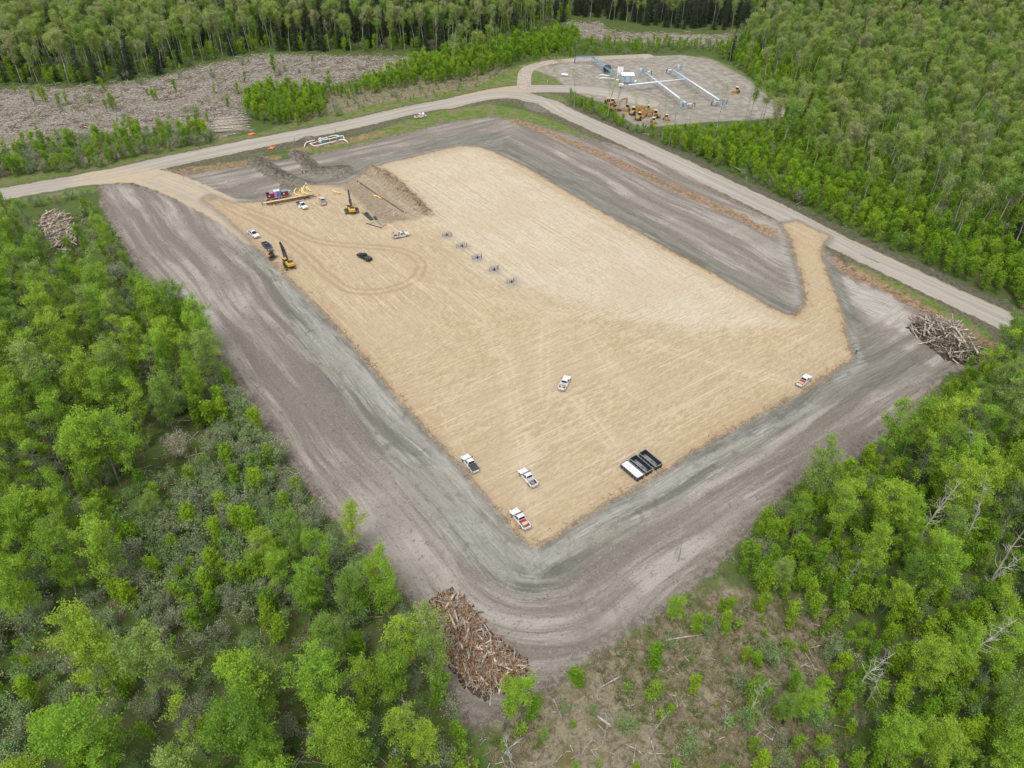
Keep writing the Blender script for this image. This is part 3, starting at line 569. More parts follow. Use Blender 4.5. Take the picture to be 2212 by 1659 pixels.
for i in range(6): reg_tree('young', *broadleaf(300+i, 6.2, .12, [1.2,1.45,1.1,1.6,1.3,1.25][i], 18, [1300,1500,1100,1700,1400,900][i], .24, .05, shape='oval', sd=.24, twl=.6, elev=(.6, 1.2)), L_YNG, B_TWIG, False)
for i in range(5): reg_tree('willow', *broadleaf(400+i, 3.9, .08, [2.0,1.7,2.2,1.5,1.8][i], 34, [1500,1000,1800,700,1300][i], .17, .05, shape='oval', stems=6, sd=.22, twl=.7, elev=(.5, 1.2)), L_WIL, B_TWIG, False)
for i in range(4): reg_tree('sapling', *broadleaf(500+i, 2.9, .12, [.8,.7,.95,.6][i], 13, [190,150,240,120][i], .27, .03, shape='oval', sd=.14, twl=.4, elev=(.5, 1.1)), L_SAP, B_TWIG, False)
for i in range(3): reg_tree('spruce', *spruce(600+i, 17-i*1.5, 2.2+.2*i), L_SPR, B_DARK)
for i in range(5):
    s_ = snag(700+i, [12,10,6,9,13][i], [20,16,5,22,26][i], [2.2,1.6,.9,2.0,2.4][i], i == 2); LIB.setdefault('snag', []).append((None, None, s_.mesh('snag', B_DEAD)))
print('tree library', round(time.time()-T0, 1))
# ---- scatter
PLANTS = []    # kind, variant, x, y, scale, rot, (lean)
def in_any(P, polys):
    r = np.zeros(len(P), bool)
    for q in polys: r |= inside(P, q)
    return r
def scatter(poly, sp, z=0.0, world=False, jit=.42):
    q = np.asarray(poly, float) if world else atn(poly, z)
    x0, y0 = q.min(0); x1, y1 = q.max(0); X, Y = np.meshgrid(np.arange(x0, x1, sp), np.arange(y0, y1, sp*.87)); X = X + (np.arange(X.shape[0]) % 2)[:, None]*sp*.5
    P = np.stack([X.ravel(), Y.ravel()], 1); P += rng.uniform(-jit*sp, jit*sp, P.shape); return P[inside(P, q)]
TOOCLOSE = 3.0
def plant(P, kinds, s0=.8, s1=1.2, keep=None):
    """kinds: [(kind, weight)]; nothing grows on worked ground or roads"""
    if not len(P): return
    F = fields(P); ok = (F['clearing'] > .6) & (F['road'] > 2.0) & (F['pad'] > 2) & (F['well'] > 1.5) & (F['matp'] > 3.5)
    if keep is not None: ok &= keep(P, F)
    # behind / far outside the camera's reach
    names = [k for k, _ in kinds]; wts = np.array([w for _, w in kinds], float); wts /= wts.sum()
    pu, pv = projn(np.column_stack([P, F['z']+3])); 
    ok &= (pu > -420) & (pu < CW+420) & (pv > -130) & (pv < CH+600)
    ks = rng.choice(len(names), len(P), p=wts); sc = rng.uniform(s0, s1, len(P)); ro = rng.uniform(0, 2*PI, len(P))
    for i in np.nonzero(ok)[0]:
        k = names[ks[i]]; s = sc[i]
        PLANTS.append([k, int(rng.integers(0, len(LIB[k]))), P[i, 0], P[i, 1], F['z'][i], s, ro[i]])
PC = 11.0
S = scatter
for poly, sp, a, b in (
    ([(-250,430),(40,450),(80,480),(100,560),(250,575),(262,620),(120,660),(-250,680)], 6.2, .7, 1.05),
    ([(150,630),(330,610),(440,660),(470,760),(455,815),(400,800),(330,760),(200,700)], 5.6, .75, 1.0),
    ([(-250,660),(120,670),(200,720),(330,790),(370,860),(330,960),(250,1010),(-250,1000)], 6.0, .75, 1.1),
    ([(-250,1000),(240,1010),(200,1230),(60,1260),(-250,1290)], 6.3, .75, 1.05),
    ([(110,1430),(250,1370),(420,1390),(450,1440),(640,1330),(660,1370),(650,1450),(860,1560),(870,1800),(700,1950),(60,1950),(60,1600)], 6.4, .75, 1.05),
    ([(1705,1060),(1760,1000),(1850,990),(1900,1060),(2050,1080),(2090,1200),(2000,1270),(1850,1230),(1750,1130)], 6.2, .7, 1.0),
    ([(1890,960),(1940,900),(2050,860),(2212,860),(2450,900),(2450,1150),(2212,1150),(2100,1080),(2000,980)], 6.6, .8, 1.1),
    ([(2080,790),(2130,770),(2155,700),(2212,660),(2500,740),(2500,900),(2212,860),(2090,850)], 6.4, .75, 1.05)):
    plant(S(poly, sp, PC), [('poplar', 1)], a, b)
def crown(px, py, h, kind='poplar', var=None, hc=.66):
    """a tree whose crown centre is seen at this pixel"""
    p = at(px, py, h*hc); base = {'poplar': 17., 'aspen': 17., 'young': 6.2, 'willow': 3.9, 'sapling': 2.9, 'spruce': 16., 'snag': 11.}[kind]
    PLANTS.append([kind, int(rng.integers(0, len(LIB[kind]))) if var is None else var, p[0], p[1], H(p[0], p[1]), h/base, rng.uniform(0, 6.28)])
def based(px, py, h, kind, var=None):
    p = at(px, py, 0); base = {'poplar': 17., 'aspen': 17., 'young': 6.2, 'willow': 3.9, 'sapling': 2.9, 'spruce': 16., 'snag': 11.}[kind]
    PLANTS.append([kind, int(rng.integers(0, len(LIB[kind]))) if var is None else var, p[0], p[1], H(p[0], p[1]), h/base, rng.uniform(0, 6.28)])
for a in ((580,1170,13,1),(640,1150,14,1),(700,1180,15,3),(760,1130,12,1),(790,1230,14,3),(735,1270,14,1),(650,1260,13,0),(840,1275,15,3),(885,1365,17,6),(940,1370,15,1),(955,1425,15,3),(850,1440,15,0),(780,1460,14,6),(735,1370,14,1),(980,1385,13,1),(1090,1490,15,3),(870,1560,14,6),(905,1600,12,1),(600,1210,12,0)): crown(a[0], a[1], a[2], 'poplar', a[3])
for a in ((1745,1505,9,2),(1700,1530,7,5),(2010,1440,13,5),(2070,1400,12,2),(1960,1600,12,5),(2050,1600,13,2),(2175,1400,15,6),(2200,1500,15,6),(2180,1330,14,3),(2212,1600,14,0),(1690,1240,8,5)): crown(a[0], a[1], a[2], 'poplar', a[3])
based(1450,1345,8,'poplar',0); based(1500,1370,5,'young'); crown(118,1205,15,'poplar',5); crown(310,1090,8,'poplar',2); crown(180,505,13,'poplar',3); crown(222,495,13,'poplar',1); crown(60,1120,14,'poplar',5)
for a in ((905,1540,11,1),(865,1620,9,3),(1110,1600,10,3),(1310,1560,8,0),(1590,1520,9,1),(1880,1440,12,4),(1910,1460,10,3),(1480,1160,8,1),(1470,1150,7,0),(545,1170,7,1),(1195,1620,7,2),(1260,1590,8,2),(2160,1220,12,4),(2130,1100,14,4),(2050,1050,14,0),(2015,1110,15,4),(2090,1000,16,0),(2075,1160,13,1),(2130,1380,14,4),(2195,1180,15,0),(1850,1210,10,3),(350,640,11,0),(380,660,10,3),(290,640,12,1),(1640,1500,9,0),(150,1060,9,3),(1420,1540,7,1)): crown(a[0], a[1], a[2], 'snag', a[3], .7)
for a in ((2200,1280,11),(1700,1610-70,3)): crown(a[0], a[1], a[2], 'spruce')
LEFT = [(-350,480),(0,470),(205,455),(262,540),(350,680),(460,780),(560,930),(700,1130),(860,1300),(915,1420),(960,1520),(1010,1600),(1000,2100),(-350,2100)]
plant(S(LEFT, 3.5), [('willow', .5), ('young', .27), ('sapling', .23)], .6, 1.15)
plant(S([(330,880),(480,830),(700,1150),(850,1320),(780,1330),(560,1300),(480,1330),(330,1380),(250,1250),(380,1100)], 3.0), [('willow', .85), ('young', .15)], .85, 1.35)
plant(S([(-250,1250),(120,1280),(60,1500),(100,1700),(-200,1900)], 3.4), [('willow', 1)], .8, 1.3)
RIGHT = [(1600,1190),(1730,1070),(1860,1005),(1960,920),(2060,815),(2140,790),(2500,900),(2600,2100),(1850,2100),(1790,1500),(1750,1330),(1650,1290),(1590,1250)]
plant(S(RIGHT, 2.5), [('young', .78), ('willow', .1), ('sapling', .12)], .5, 1.1)
plant(S([(1500,1330),(1600,1290),(1700,1310),(1760,1500),(1800,1800),(1560,1800),(1600,1500)], 3.4), [('young', .6), ('sapling', .2), ('willow', .2)], .5, 1.0)
plant(S([(1150,1540),(1350,1410),(1480,1320),(1600,1290),(1750,1320),(1790,1420),(1800,1700),(1760,2000),(1100,2000),(1080,1640)], 4.6), [('sapling', .55), ('young', .18), ('willow', .27)], .4, 1.15)
plant(S([(930,1500),(1010,1600),(1100,1560),(1090,1900),(850,1900)], 4.0), [('sapling', .6), ('young', .2), ('willow', .2)], .6, 1.2)
# north-east forest
NE = [(1215,242),(1320,278),(1480,345),(1620,408),(1750,478),(1900,545),(2050,612),(2212,684),(2500,810),(2900,900),(3600,300),(3000,-60),(2200,-110),(1690,-110),(1700,20),(1600,95),(1545,118),(1612,160),(1692,224),(1730,248),(1655,264),(1420,268),(1345,250),(1300,232),(1245,212),(1208,228)]
plant(S(NE, 3.0), [('young', .93), ('willow', .07)], .7, 1.25, lambda P, F: (F['road'] > 4.5) & (F['road'] < 34))
plant(S(NE, 4.0), [('young', .9), ('willow', .1)], .7, 1.2, lambda P, F: (F['road'] >= 34))
plant(S(NE, 6.8), [('aspen', .985), ('spruce', .015)], .78, 1.12, lambda P, F: (F['road'] > 14) & (rng.random(len(P)) < np.clip((F['road']-8)/42, .08, 1)*np.where(F['well'] < 22, .45, 1)))
# north-west forest
NW = [(-700,240),(0,183),(150,183),(300,170),(400,143),(480,125),(580,108),(760,112),(950,110),(1060,92),(1190,60),(1235,38),(1250,-110),(-900,-110)]
plant(S(NW, 5.6), [('aspen', .7), ('spruce', .3)], .8, 1.15, lambda P, F: np.ones(len(P), bool))
plant(S(NW, 4.6), [('young', .7), ('willow', .3)], .6, 1.1)
plant(S([(600,95),(950,100),(1060,85),(1100,20),(600,0)], 7.0), [('spruce', 1)], .85, 1.35)
plant(S([(1240,36),(1300,42),(1450,60),(1620,64),(1690,30),(1700,-110),(1235,-110)], 5.0), [('spruce', .74), ('aspen', .26)], .55, 1.2)
plant(S([(-200,30),(600,25),(1235,15),(1235,-110),(-400,-110)], 7.0), [('spruce', 1)], 1.0, 1.5)
plant(S([(1690,60),(1900,50),(2212,110),(2500,60),(2400,-60),(1690,-100)], 9.5), [('spruce', 1)], .95, 1.45)
plant(S([(1235,-20),(2300,-20),(2300,-110),(1200,-110)], 5.5), [('spruce', .6), ('aspen', .4)], .8, 1.2)
for a in ((1860,45,17),(1900,40,15),(1935,75,15),(1965,60,13),(2020,105,15),(2110,110,12),(2080,230,10)): crown(a[0], a[1], a[2], 'spruce')
# thickets on the north side of the road
plant(S([(930,128),(1100,98),(1235,70),(1250,85),(1225,108),(1130,122),(1092,148),(1000,172),(880,188),(800,203),(772,182),(870,155)], 2.9), [('young', 1)], .65, 1.2)
plant(S([(940,125),(1090,100),(1080,140),(980,160)], 9), [('aspen', 1)], .75, 1.0)
plant(S([(530,222),(560,200),(640,196),(700,210),(705,250),(640,272),(570,268),(535,250)], 2.7), [('young', .9), ('willow', .1)], .6, 1.15)
plant(S([(640,200),(700,190),(790,198),(760,212),(700,215)], 3.0), [('young', 1)], .5, .9)
plant(S([(400,285),(440,272),(455,295),(410,305)], 2.6), [('young', 1)], .6, 1.0)
plant(S([(-400,400),(0,338),(180,302),(300,290),(440,287),(458,300),(440,316),(200,362),(0,386),(-400,450)], 2.8), [('willow', .6), ('young', .4)], .65, 1.15)
plant(S([(0,438),(100,426),(205,408),(215,414),(100,444),(0,455)], 2.4), [('willow', .6), ('sapling', .4)], .4, .65)
plant(S([(700,215),(1080,150),(1100,165),(950,205),(700,255)], 4.2), [('sapling', .6), ('willow', .4)], .4, .8)
plant(S([(1100,122),(1250,92),(1620,92),(1560,112),(1480,112),(1260,119),(1120,135)], 3.3), [('young', .7), ('willow', .3)], .4, .8)
plant(S([(0,200),(480,135),(940,124),(700,200),(520,260),(0,330)], 15), [('young', .4), ('willow', .6)], .4, 1.0)
plant(S([(1190,150),(1215,160),(1225,170)], 4), [('willow', 1)], .3, .5)
for a in ((1445,300,17),(1430,290,15),(1240,225,15),(1310,230,16),(1312,245,15),(1330,250,16),(1610,250,12),(1640,255,13),(1375,262,13),(1395,275,13),(1490,255,13)): based(a[0], a[1]+10, a[2], 'aspen', 6)
based(1243,252,15,'aspen',1)
for px, py, h in ((98,222,7),(143,225,6),(125,228,5),(223,196,6),(590,158,9),(250,238,6),(330,215,5),(460,200,5),(240,237,7)): based(px, py, h, 'snag', 3); based(px+3, py, h*.9, 'young')
# pale shrub
pb = at(382, 958, 3.0)
# nothing tall may grow between the road and the parked machines or over the open well site
WPX = np.array([(1200,118),(1250,203),(1305,222),(1345,250),(1372,268),(1440,269),(1600,262),(1724,250),(1690,218),(1605,150)], float)
def _tops(h): return np.stack(projn(np.array([[p[2], p[3], p[4]+h*p[5]] for p in PLANTS])), 1)
_t = _tops(5.8); _m = inside(_t, WPX) & np.array([p[0] in ('young', 'willow') for p in PLANTS]); _t2 = _tops(16.5)
_m |= inside(_t2, WPX) & np.array([p[0] == 'aspen' and p[1] != 6 for p in PLANTS])
PLANTS = [p for p, b in zip(PLANTS, _m) if not b]
plant(S([(1208,230),(1245,216),(1312,244),(1350,268),(1410,286),(1330,290),(1232,252)], 2.3), [('young', .8), ('willow', .2)], .38, .68)
# ---- keep plants off each other's trunks and off the wood piles
PILE_ZONES = [atn([(900,1270),(980,1255),(1150,1400),(1180,1480),(1040,1560),(940,1420)]), atn([(1940,690),(2060,690),(2140,770),(2100,800),(1960,730)]), atn([(45,470),(90,445),(170,450),(190,500),(170,560),(100,560)])]
_q = np.stack(projn(np.array([[p[2], p[3], p[4]+{'poplar': 11, 'aspen': 11, 'snag': 8, 'spruce': 8}.get(p[0], 2.5)*p[5]] for p in PLANTS])), 1); _k = (((_q-np.array([385, 955]))/np.array([62, 72]))**2).sum(1) > 1
PLANTS = [p for p, b in zip(PLANTS, _k) if b]
pp = np.array([[p[2], p[3]] for p in PLANTS]); bad = in_any(pp, PILE_ZONES) | (np.hypot(pp[:,0]-pb[0], pp[:,1]-pb[1]) < 2.6) | (pp[:, 1] < -40) | (np.hypot(pp[:,0], pp[:,1]) < 22)
PLANTS = [p for p, b in zip(PLANTS, bad) if not b]
from collections import Counter
print(Counter(p[0] for p in PLANTS))
# ------------------------------------------------------------------ put the plants in the scene
def region_of(px, py):
    if py < 110 and px < 1240: return 'the far left forest behind the logged ground'
    if py < 100: return 'the dark forest at the top of the photo'
    if px > 1190 and py < 640 and px > 1190 + (py-240)*1.9: return 'the forest right of the gravel road'
    if py < 430 and px < 1240: return 'the strip between road and logged ground'
    if px < 1030: return 'the woods left of the stripped ground'
    if px < 1640 and py > 1280: return 'the straw coloured clearing'
    return 'the woods in the right foreground'
DESC = {'poplar': ('leafy poplar with spring green crown in %s', 'tree'), 'aspen': ('tall pale trunked aspen in %s', 'tree'),
        'young': ('young yellow green aspen in %s', 'young tree'), 'willow': ('grey green shrub barely in leaf in %s', 'shrub'), 'sapling': ('thin bright green sapling in %s', 'sapling'),
        'spruce': ('dark pointed spruce in %s', 'tree'), 'snag': ('leafless grey dead tree in %s', 'dead tree')}
OBN = {'poplar': 'poplar_tree', 'aspen': 'aspen_tree', 'young': 'young_aspen', 'willow': 'willow_shrub', 'sapling': 'sapling', 'spruce': 'spruce_tree', 'snag': 'dead_tree'}
STF = {'young': 'young aspen thicket filling the forest understorey', 'aspen': 'distant aspen forest of pale trunks and green crowns', 'willow': 'willow scrub covering the wooded ground', 'spruce': 'distant dark spruce wood', 'poplar': 'poplars beyond the frame edge', 'sapling': 'scattered saplings', 'snag': 'dead trees'}
def gn_instances(name, meshes, pts, label):
    col = bpy.data.collections.new(name+'_sources')
    for i, m in enumerate(meshes): o = bpy.data.objects.new('%s_source_%02d' % (name, i), m); col.objects.link(o)
    me = bpy.data.meshes.new(name); me.vertices.add(len(pts)); me.vertices.foreach_set('co', np.array([[p[2], p[3], p[4]] for p in pts], np.float32).ravel())
    for nm, tp, key, data in (('rot', 'FLOAT_VECTOR', 'vector', np.array([[rng.normal()*.03, rng.normal()*.03, p[6]] for p in pts])), ('scl', 'FLOAT', 'value', np.array([p[5] for p in pts])), ('idx', 'INT', 'value', np.array([p[1] for p in pts], np.int32))):
        a = me.attributes.new(nm, tp, 'POINT'); a.data.foreach_set(key, (data if tp == 'INT' else data.astype(np.float32)).ravel())
    o = bpy.data.objects.new(name, me); COL.objects.link(o); g = bpy.data.node_groups.new(name, 'GeometryNodeTree')
    g.interface.new_socket('Geometry', in_out='INPUT', socket_type='NodeSocketGeometry'); g.interface.new_socket('Geometry', in_out='OUTPUT', socket_type='NodeSocketGeometry')
    gi = g.nodes.new('NodeGroupInput'); go = g.nodes.new('NodeGroupOutput'); ip = g.nodes.new('GeometryNodeInstanceOnPoints'); ci_ = g.nodes.new('GeometryNodeCollectionInfo')
    ci_.inputs['Collection'].default_value = col; ci_.inputs['Separate Children'].default_value = True; ci_.inputs['Reset Children'].default_value = True; ip.inputs['Pick Instance'].default_value = True
    def at_(nm, dt): n = g.nodes.new('GeometryNodeInputNamedAttribute'); n.data_type = dt; n.inputs['Name'].default_value = nm; return n.outputs['Attribute']
    g.links.new(gi.outputs[0], ip.inputs['Points']); g.links.new(ci_.outputs[0], ip.inputs['Instance']); g.links.new(at_('idx', 'INT'), ip.inputs['Instance Index']); g.links.new(at_('rot', 'FLOAT_VECTOR'), ip.inputs['Rotation']); g.links.new(at_('scl', 'FLOAT'), ip.inputs['Scale']); g.links.new(ip.outputs[0], go.inputs[0])
    md = o.modifiers.new('scatter', 'NODES'); md.node_group = g
    o['kind'] = 'stuff'; o['label'] = label; o['category'] = 'vegetation'; return o
BYK = {}
for p in PLANTS: BYK.setdefault(p[0], []).append(p)
for k, L in BYK.items():
    A_ = np.array([[p[2], p[3], p[4]+(8 if k in ('poplar', 'aspen', 'spruce') else 2)] for p in L]); u, v = projn(A_); vis = (u > -10) & (u < CW+10) & (v > -10) & (v < CH+10)
    dist = np.linalg.norm(A_ - np.array([0, 0, CAMH]), axis=1)/np.array([p[5] for p in L]); order = np.argsort(np.where(vis, dist, dist+1e5))
    lim = {'young': 290, 'willow': 290, 'aspen': 295, 'spruce': 200}.get(k, 295)
    ind = [L[i] for i in order[:lim] if vis[i] or k in ('poplar', 'snag')]; ids = set(map(id, ind)); rest = [p for p in L if id(p) not in ids]
    for p in ind:
        cm, tm, jm = LIB[k][p[1]]; u0, v0 = proj(p[2], p[3], p[4]); rg = region_of(u0, v0); lab, cat = DESC[k]
        if cm is None: o = bpy.data.objects.new(OBN[k], jm); COL.objects.link(o)
        else:
            o = bpy.data.objects.new(OBN[k], None); COL.objects.link(o); o.empty_display_size = .5
            for nm, m_ in (('trunk', tm), ('crown', cm)): c = bpy.data.objects.new(nm, m_); COL.objects.link(c); c.parent = o
        o.location = (p[2], p[3], p[4]); o.rotation_euler = (rng.normal()*.03, rng.normal()*.03, p[6]); s = p[5]; o.scale = (s, s, s)
        tag(o, lab % rg, cat, (OBN[k].replace('_', ' ') + 's in ' + rg.replace('the ', '', 1)))
    if rest: gn_instances({'young': 'aspen_thicket', 'aspen': 'aspen_forest', 'willow': 'willow_scrub', 'spruce': 'spruce_wood', 'poplar': 'poplar_wood', 'sapling': 'sapling_cover', 'snag': 'dead_wood_stand'}[k], [m[2] for m in LIB[k]], rest, STF[k])
# the one pale bush
v_, w_ = broadleaf(900, 4.6, .05, 3.2, 60, 3800, .16, .07, shape='dome', stems=9, sd=.22, twl=.8, elev=(.4, 1.3))
po = bpy.data.objects.new('pale_shrub', None); COL.objects.link(po); po.location = (pb[0], pb[1], H(pb[0], pb[1])); tag(po, 'pale cream and grey blossoming bush among green shrubs left of the stripped ground', 'shrub')
for nm, m_ in (('foliage', mesh_np('foliage', v_, 0, [L_PAL])), ('stems', w_.mesh('stems', B_TWIG))): c = bpy.data.objects.new(nm, m_); COL.objects.link(c); c.parent = po
# ground litter: sticks on the logged ground, tufts in the clearing
def small_stuff(name, meshes, P, label, s0, s1, keep):
    F = fields(P); ok = keep(P, F); P = P[ok]; z = F['z'][ok]
    gn_instances(name, meshes, [['', int(rng.integers(0, len(meshes))), a[0], a[1], zz, rng.uniform(s0, s1), rng.uniform(0, 6.28)] for a, zz in zip(P, z)], label)
STICK = bark_mat('weathered_slash', (.24,.205,.17), (.58,.53,.47), 1.0); STICKD = bark_mat('brown_slash', (.12,.095,.072), (.30,.235,.175), 1.0)
def stick_clump(seed, n, L, r0):
    r = np.random.default_rng(seed); m = MB()
    for i in range(n):
        a = r.uniform(0, PI); x, y = r.normal(size=2)*L*.7; l = L*r.uniform(.25, 1); z = r.uniform(.02, .3); dz = r.normal()*.12*l
        m.cur = int(r.random() < .45); d = np.array([math.cos(a)*l/2, math.sin(a)*l/2]); m.tube([(x-d[0], y-d[1], z-dz), (x+r.normal()*.05*l, y+r.normal()*.05*l, z+.03), (x+d[0], y+d[1], z+dz)], [r0*r.uniform(.5, 1.3)]*3, 4, True)
    return m.mesh('sticks', [STICK, STICKD])
def tuft(seed, n, h):
    r = np.random.default_rng(seed); v = []
    for i in range(n):
        a = r.uniform(0, 2*PI); b = r.normal(size=2)*.25; l = h*r.uniform(.5, 1.2); w_ = .035; c, s = math.cos(a), math.sin(a); lean = r.uniform(.4, 1.2)*l
        v += [(b[0]-s*w_, b[1]+c*w_, 0), (b[0]+s*w_, b[1]-c*w_, 0), (b[0]+c*lean+s*w_*.4, b[1]+s*lean-c*w_*.4, l*.7), (b[0]+c*lean-s*w_*.4, b[1]+s*lean+c*w_*.4, l*.7)]
    return np.array(v)
G_STR = leaf_mat('dry_grass', [(.29,.235,.15), (.37,.31,.21), (.21,.17,.105), (.30,.26,.15)], .2); G_GRN = leaf_mat('green_herbs', [(.10,.17,.02), (.16,.22,.035), (.09,.14,.03)], .3)
sm = [stick_clump(i, 9, 2.6, .07) for i in range(5)] + [stick_clump(9, 5, 4.5, .13), stick_clump(10, 14, 1.6, .045)]
small_stuff('logging_slash', sm, np.concatenate([S([(-300,380),(-300,170),(480,120),(950,110),(700,205),(530,260),(440,300),(0,345)], 2.6), S([(1210,40),(1620,60),(1600,105),(1230,90)], 3.0)]), 'branches and broken wood littering the logged ground', .5, 1.25, lambda P, F: F['cut'] < 1.5)
small_stuff('fallen_branches', [sm[6], sm[1], sm[5]], np.concatenate([S(LEFT, 6.5), S([(1060,1600),(1350,1400),(1600,1290),(1850,1300),(2300,1500),(2300,1900),(1000,1900)], 4.2), S(NE, 9)]), 'fallen grey branches on the forest floor', .35, .8, lambda P, F: (F['clearing'] > 1.5) & (F['road'] > 3))
edgeP = np.concatenate([resample(CLEAR, 1.1)[i:] for i in (0,)]) ; edgeP = edgeP + rng.normal(size=edgeP.shape)*1.3
small_stuff('edge_debris', [sm[6], sm[2]], edgeP, 'roots and torn wood along the edge of the stripped ground', .2, .5, lambda P, F: (F['road'] > 4) & (F['pad'] > 14) & (P[:, 1] < 190))
tf = [mesh_np('tuft', tuft(i, 26, .55), 0, [G_STR if i < 3 else G_GRN]) for i in range(5)]
small_stuff('dry_grass_tufts', tf, np.concatenate([S([(1060,1600),(1250,1440),(1480,1285),(1640,1290),(1800,1310),(1860,1480),(1900,1800),(1700,2000),(1000,2000)], .95), S(LEFT, 1.9)]), 'dry straw grass and green herbs in the clearing', .6, 1.3, lambda P, F: (F['clearing'] > .4) & (vnoise(P, 6, 77) > .3))
CL_O = bark_mat('orange_brown_clods', (.20,.12,.06), (.46,.33,.19), 2.5); CL_D = bark_mat('dark_clods', (.06,.05,.04), (.20,.17,.14), 2.5)
def clod(seed, m_):
    r = np.random.default_rng(seed); m = MB()
    for k in range(7): q = r.normal(size=2)*.55; m.ball((q[0], q[1], .08), .24*r.uniform(.35, 1.2), 5, 3, (r.uniform(.7, 1.3), r.uniform(.7, 1.3), r.uniform(.5, 1)))
    return m.mesh('clods', m_)
def along(line, n, sd, closed=False): L = resample(line, .4, closed); P = L[rng.integers(0, len(L), n)]; return P + rng.normal(size=P.shape)*sd
small_stuff('soil_clods_on_the_scarp', [clod(i, CL_O) for i in range(2)]+[clod(5, CL_D)], along(BANKS[2][0], 420, .9), 'orange brown clods along the broken edge of the sand pad', .22, .6, lambda P, F: F['pad'] < 3)
small_stuff('pad_edge_stones', [clod(i+7, CL_O) for i in range(3)], along(PAD, 650, .5, True), 'rusty stones along the edge of the sand pad', .25, .6, lambda P, F: F['road'] > 2)
small_stuff('soil_clods_on_the_stripped_ground', [clod(i+20, CL_D) for i in range(3)], np.concatenate([resample(CLEAR, .25)[rng.integers(0, 2000, 1500)] + rng.normal(size=(1500, 2))*2.5, S([(215,400),(860,1290),(1022,1592),(1480,1290),(2050,800),(1800,560),(1180,265),(640,335)], 4.0)]), 'small dark clods and bark scattered on the stripped ground', .08, .32, lambda P, F: (F['clearing'] < .5) & (F['pad'] > 4) & (F['road'] > 2))
small_stuff('soil_clods_on_the_banks', [clod(i+12, CL_D) for i in range(3)], np.concatenate([along(BANKS[0][0], 300, 1.2), along(BANKS[1][0], 320, 1.1)]), 'dark clods on the heaped trench banks', .2, .5, lambda P, F: F['bank'] < .6)
print('plants placed', len(bpy.data.objects), round(time.time()-T0, 1))
# ================================================================== VEHICLES AND EQUIPMENT
def pane(mb, q, off=.012, th=.012):
    q = [Vector(p) for p in q]; n = (q[1]-q[0]).cross(q[3]-q[0]).normalized(); a = [p+n*off for p in q]; b = [p+n*(off+th) for p in q]
    mb.add(a+b, [(3,2,1,0),(4,5,6,7),(0,1,5,4),(1,2,6,5),(2,3,7,6),(3,0,4,7)]); return mb
DUST = (.36,.29,.20)
M_WHITE = mat('white_paint', (.78,.79,.80), .35, noise=.03, dirt=(.50,.43,.34), dirt_amt=.3); M_WDIRTY = mat('dusty_white_paint', (.66,.64,.60), .5, noise=.06, dirt=DUST, dirt_amt=.35)
M_BLACK = mat('black_paint', (.018,.02,.024), .3, noise=.1); M_BLUE = mat('dark_blue_paint', (.035,.055,.095), .3, noise=.1, dirt=(.2,.18,.15), dirt_amt=.1)
M_GLASS = mat('tinted_glass', (.018,.024,.032), .22, noise=.05, spec=.4); M_TYRE = mat('tyre_rubber', (.022,.021,.02), .9, noise=.2); M_RIM = mat('wheel_rim', (.42,.42,.41), .4, .6)
M_TRIM = mat('dark_trim', (.03,.03,.032), .6); M_CHROME = mat('bumper_metal', (.50,.50,.50), .3, .7); M_LAMP = mat('lamp_lens', (.75,.76,.74), .15, noise=.05); M_RED = mat('red_lens', (.35,.02,.02), .3)
M_BED = mat('bed_liner', (.07,.065,.06), .9, dirt=(.33,.27,.2), dirt_amt=.3); M_TONN = mat('tonneau_vinyl', (.05,.06,.06), .6, noise=.15); M_TONNB = mat('dusty_tonneau', (.22,.19,.15), .8, noise=.15)
M_REDBOX = mat('red_tool_box', (.42,.03,.05), .5, noise=.15); M_PLY = mat('pale_plywood', (.62,.45,.30), .8); M_GREY = mat('grey_steel', (.30,.31,.32), .5, .3); M_LITE = mat('light_steel', (.55,.57,.58), .4, .2)
M_YEL = mat('machine_yellow', (.62,.36,.05), .45, noise=.1, dirt=(.40,.29,.15), dirt_amt=.15); M_CATY = mat('weathered_yellow', (.47,.29,.085), .7, noise=.2, dirt=(.26,.18,.10), dirt_amt=.4)
M_DARKM = mat('charcoal_machine', (.035,.038,.042), .5, noise=.15); M_TRACK = mat('track_steel', (.10,.085,.07), .8, .3, dirt=DUST, dirt_amt=.3); M_RUST = mat('rusty_steel', (.22,.10,.055), .8, noise=.3)
M_PIPEY = mat('yellow_coated_pipe', (.84,.68,.30), .4, noise=.06); M_PIPEB = mat('brown_primer_pipe', (.13,.06,.052), .6, noise=.15); M_PIPEG = mat('green_black_pipe', (.035,.06,.05), .5, noise=.2); M_PIPEW = mat('white_insulated_pipe', (.80,.81,.82), .35, noise=.04)
M_BLUEST = mat('blue_painted_steel', (.20,.36,.52), .5, noise=.1); M_GALV = mat('galvanised', (.48,.52,.55), .4, .3, noise=.1); M_MAROON = mat('maroon_dumpster', (.20,.022,.03), .55, noise=.15, dirt=(.22,.12,.09), dirt_amt=.1)
M_PINK = mat('pink_plastic', (.62,.19,.42), .5, noise=.05); M_CYAN = mat('blue_plastic', (.03,.25,.52), .5, noise=.05); M_ORNG = mat('orange_plastic', (.75,.20,.06), .6, noise=.15); M_BAG = mat('yellow_weight_bag', (.72,.52,.17), .8, noise=.12)
M_WOOD = mat('timber', (.38,.30,.21), .9, noise=.25)
def heading(front, rear, zo=1.0):
    f = gp(*front, zo); r = gp(*rear, zo); d = f-r; return (f+r)/2, math.atan2(d.y, d.x), d.length
def wheel(parent, c, r, w_, axis='y'):
    t = MB(); c = Vector(c); a = Vector((0, w_/2, 0)); t.tube([c-a, c-a*.8, c+a*.8, c+a], [r*.9, r, r, r*.9], 18); to = t.build('tyre', M_TYRE)
    return t
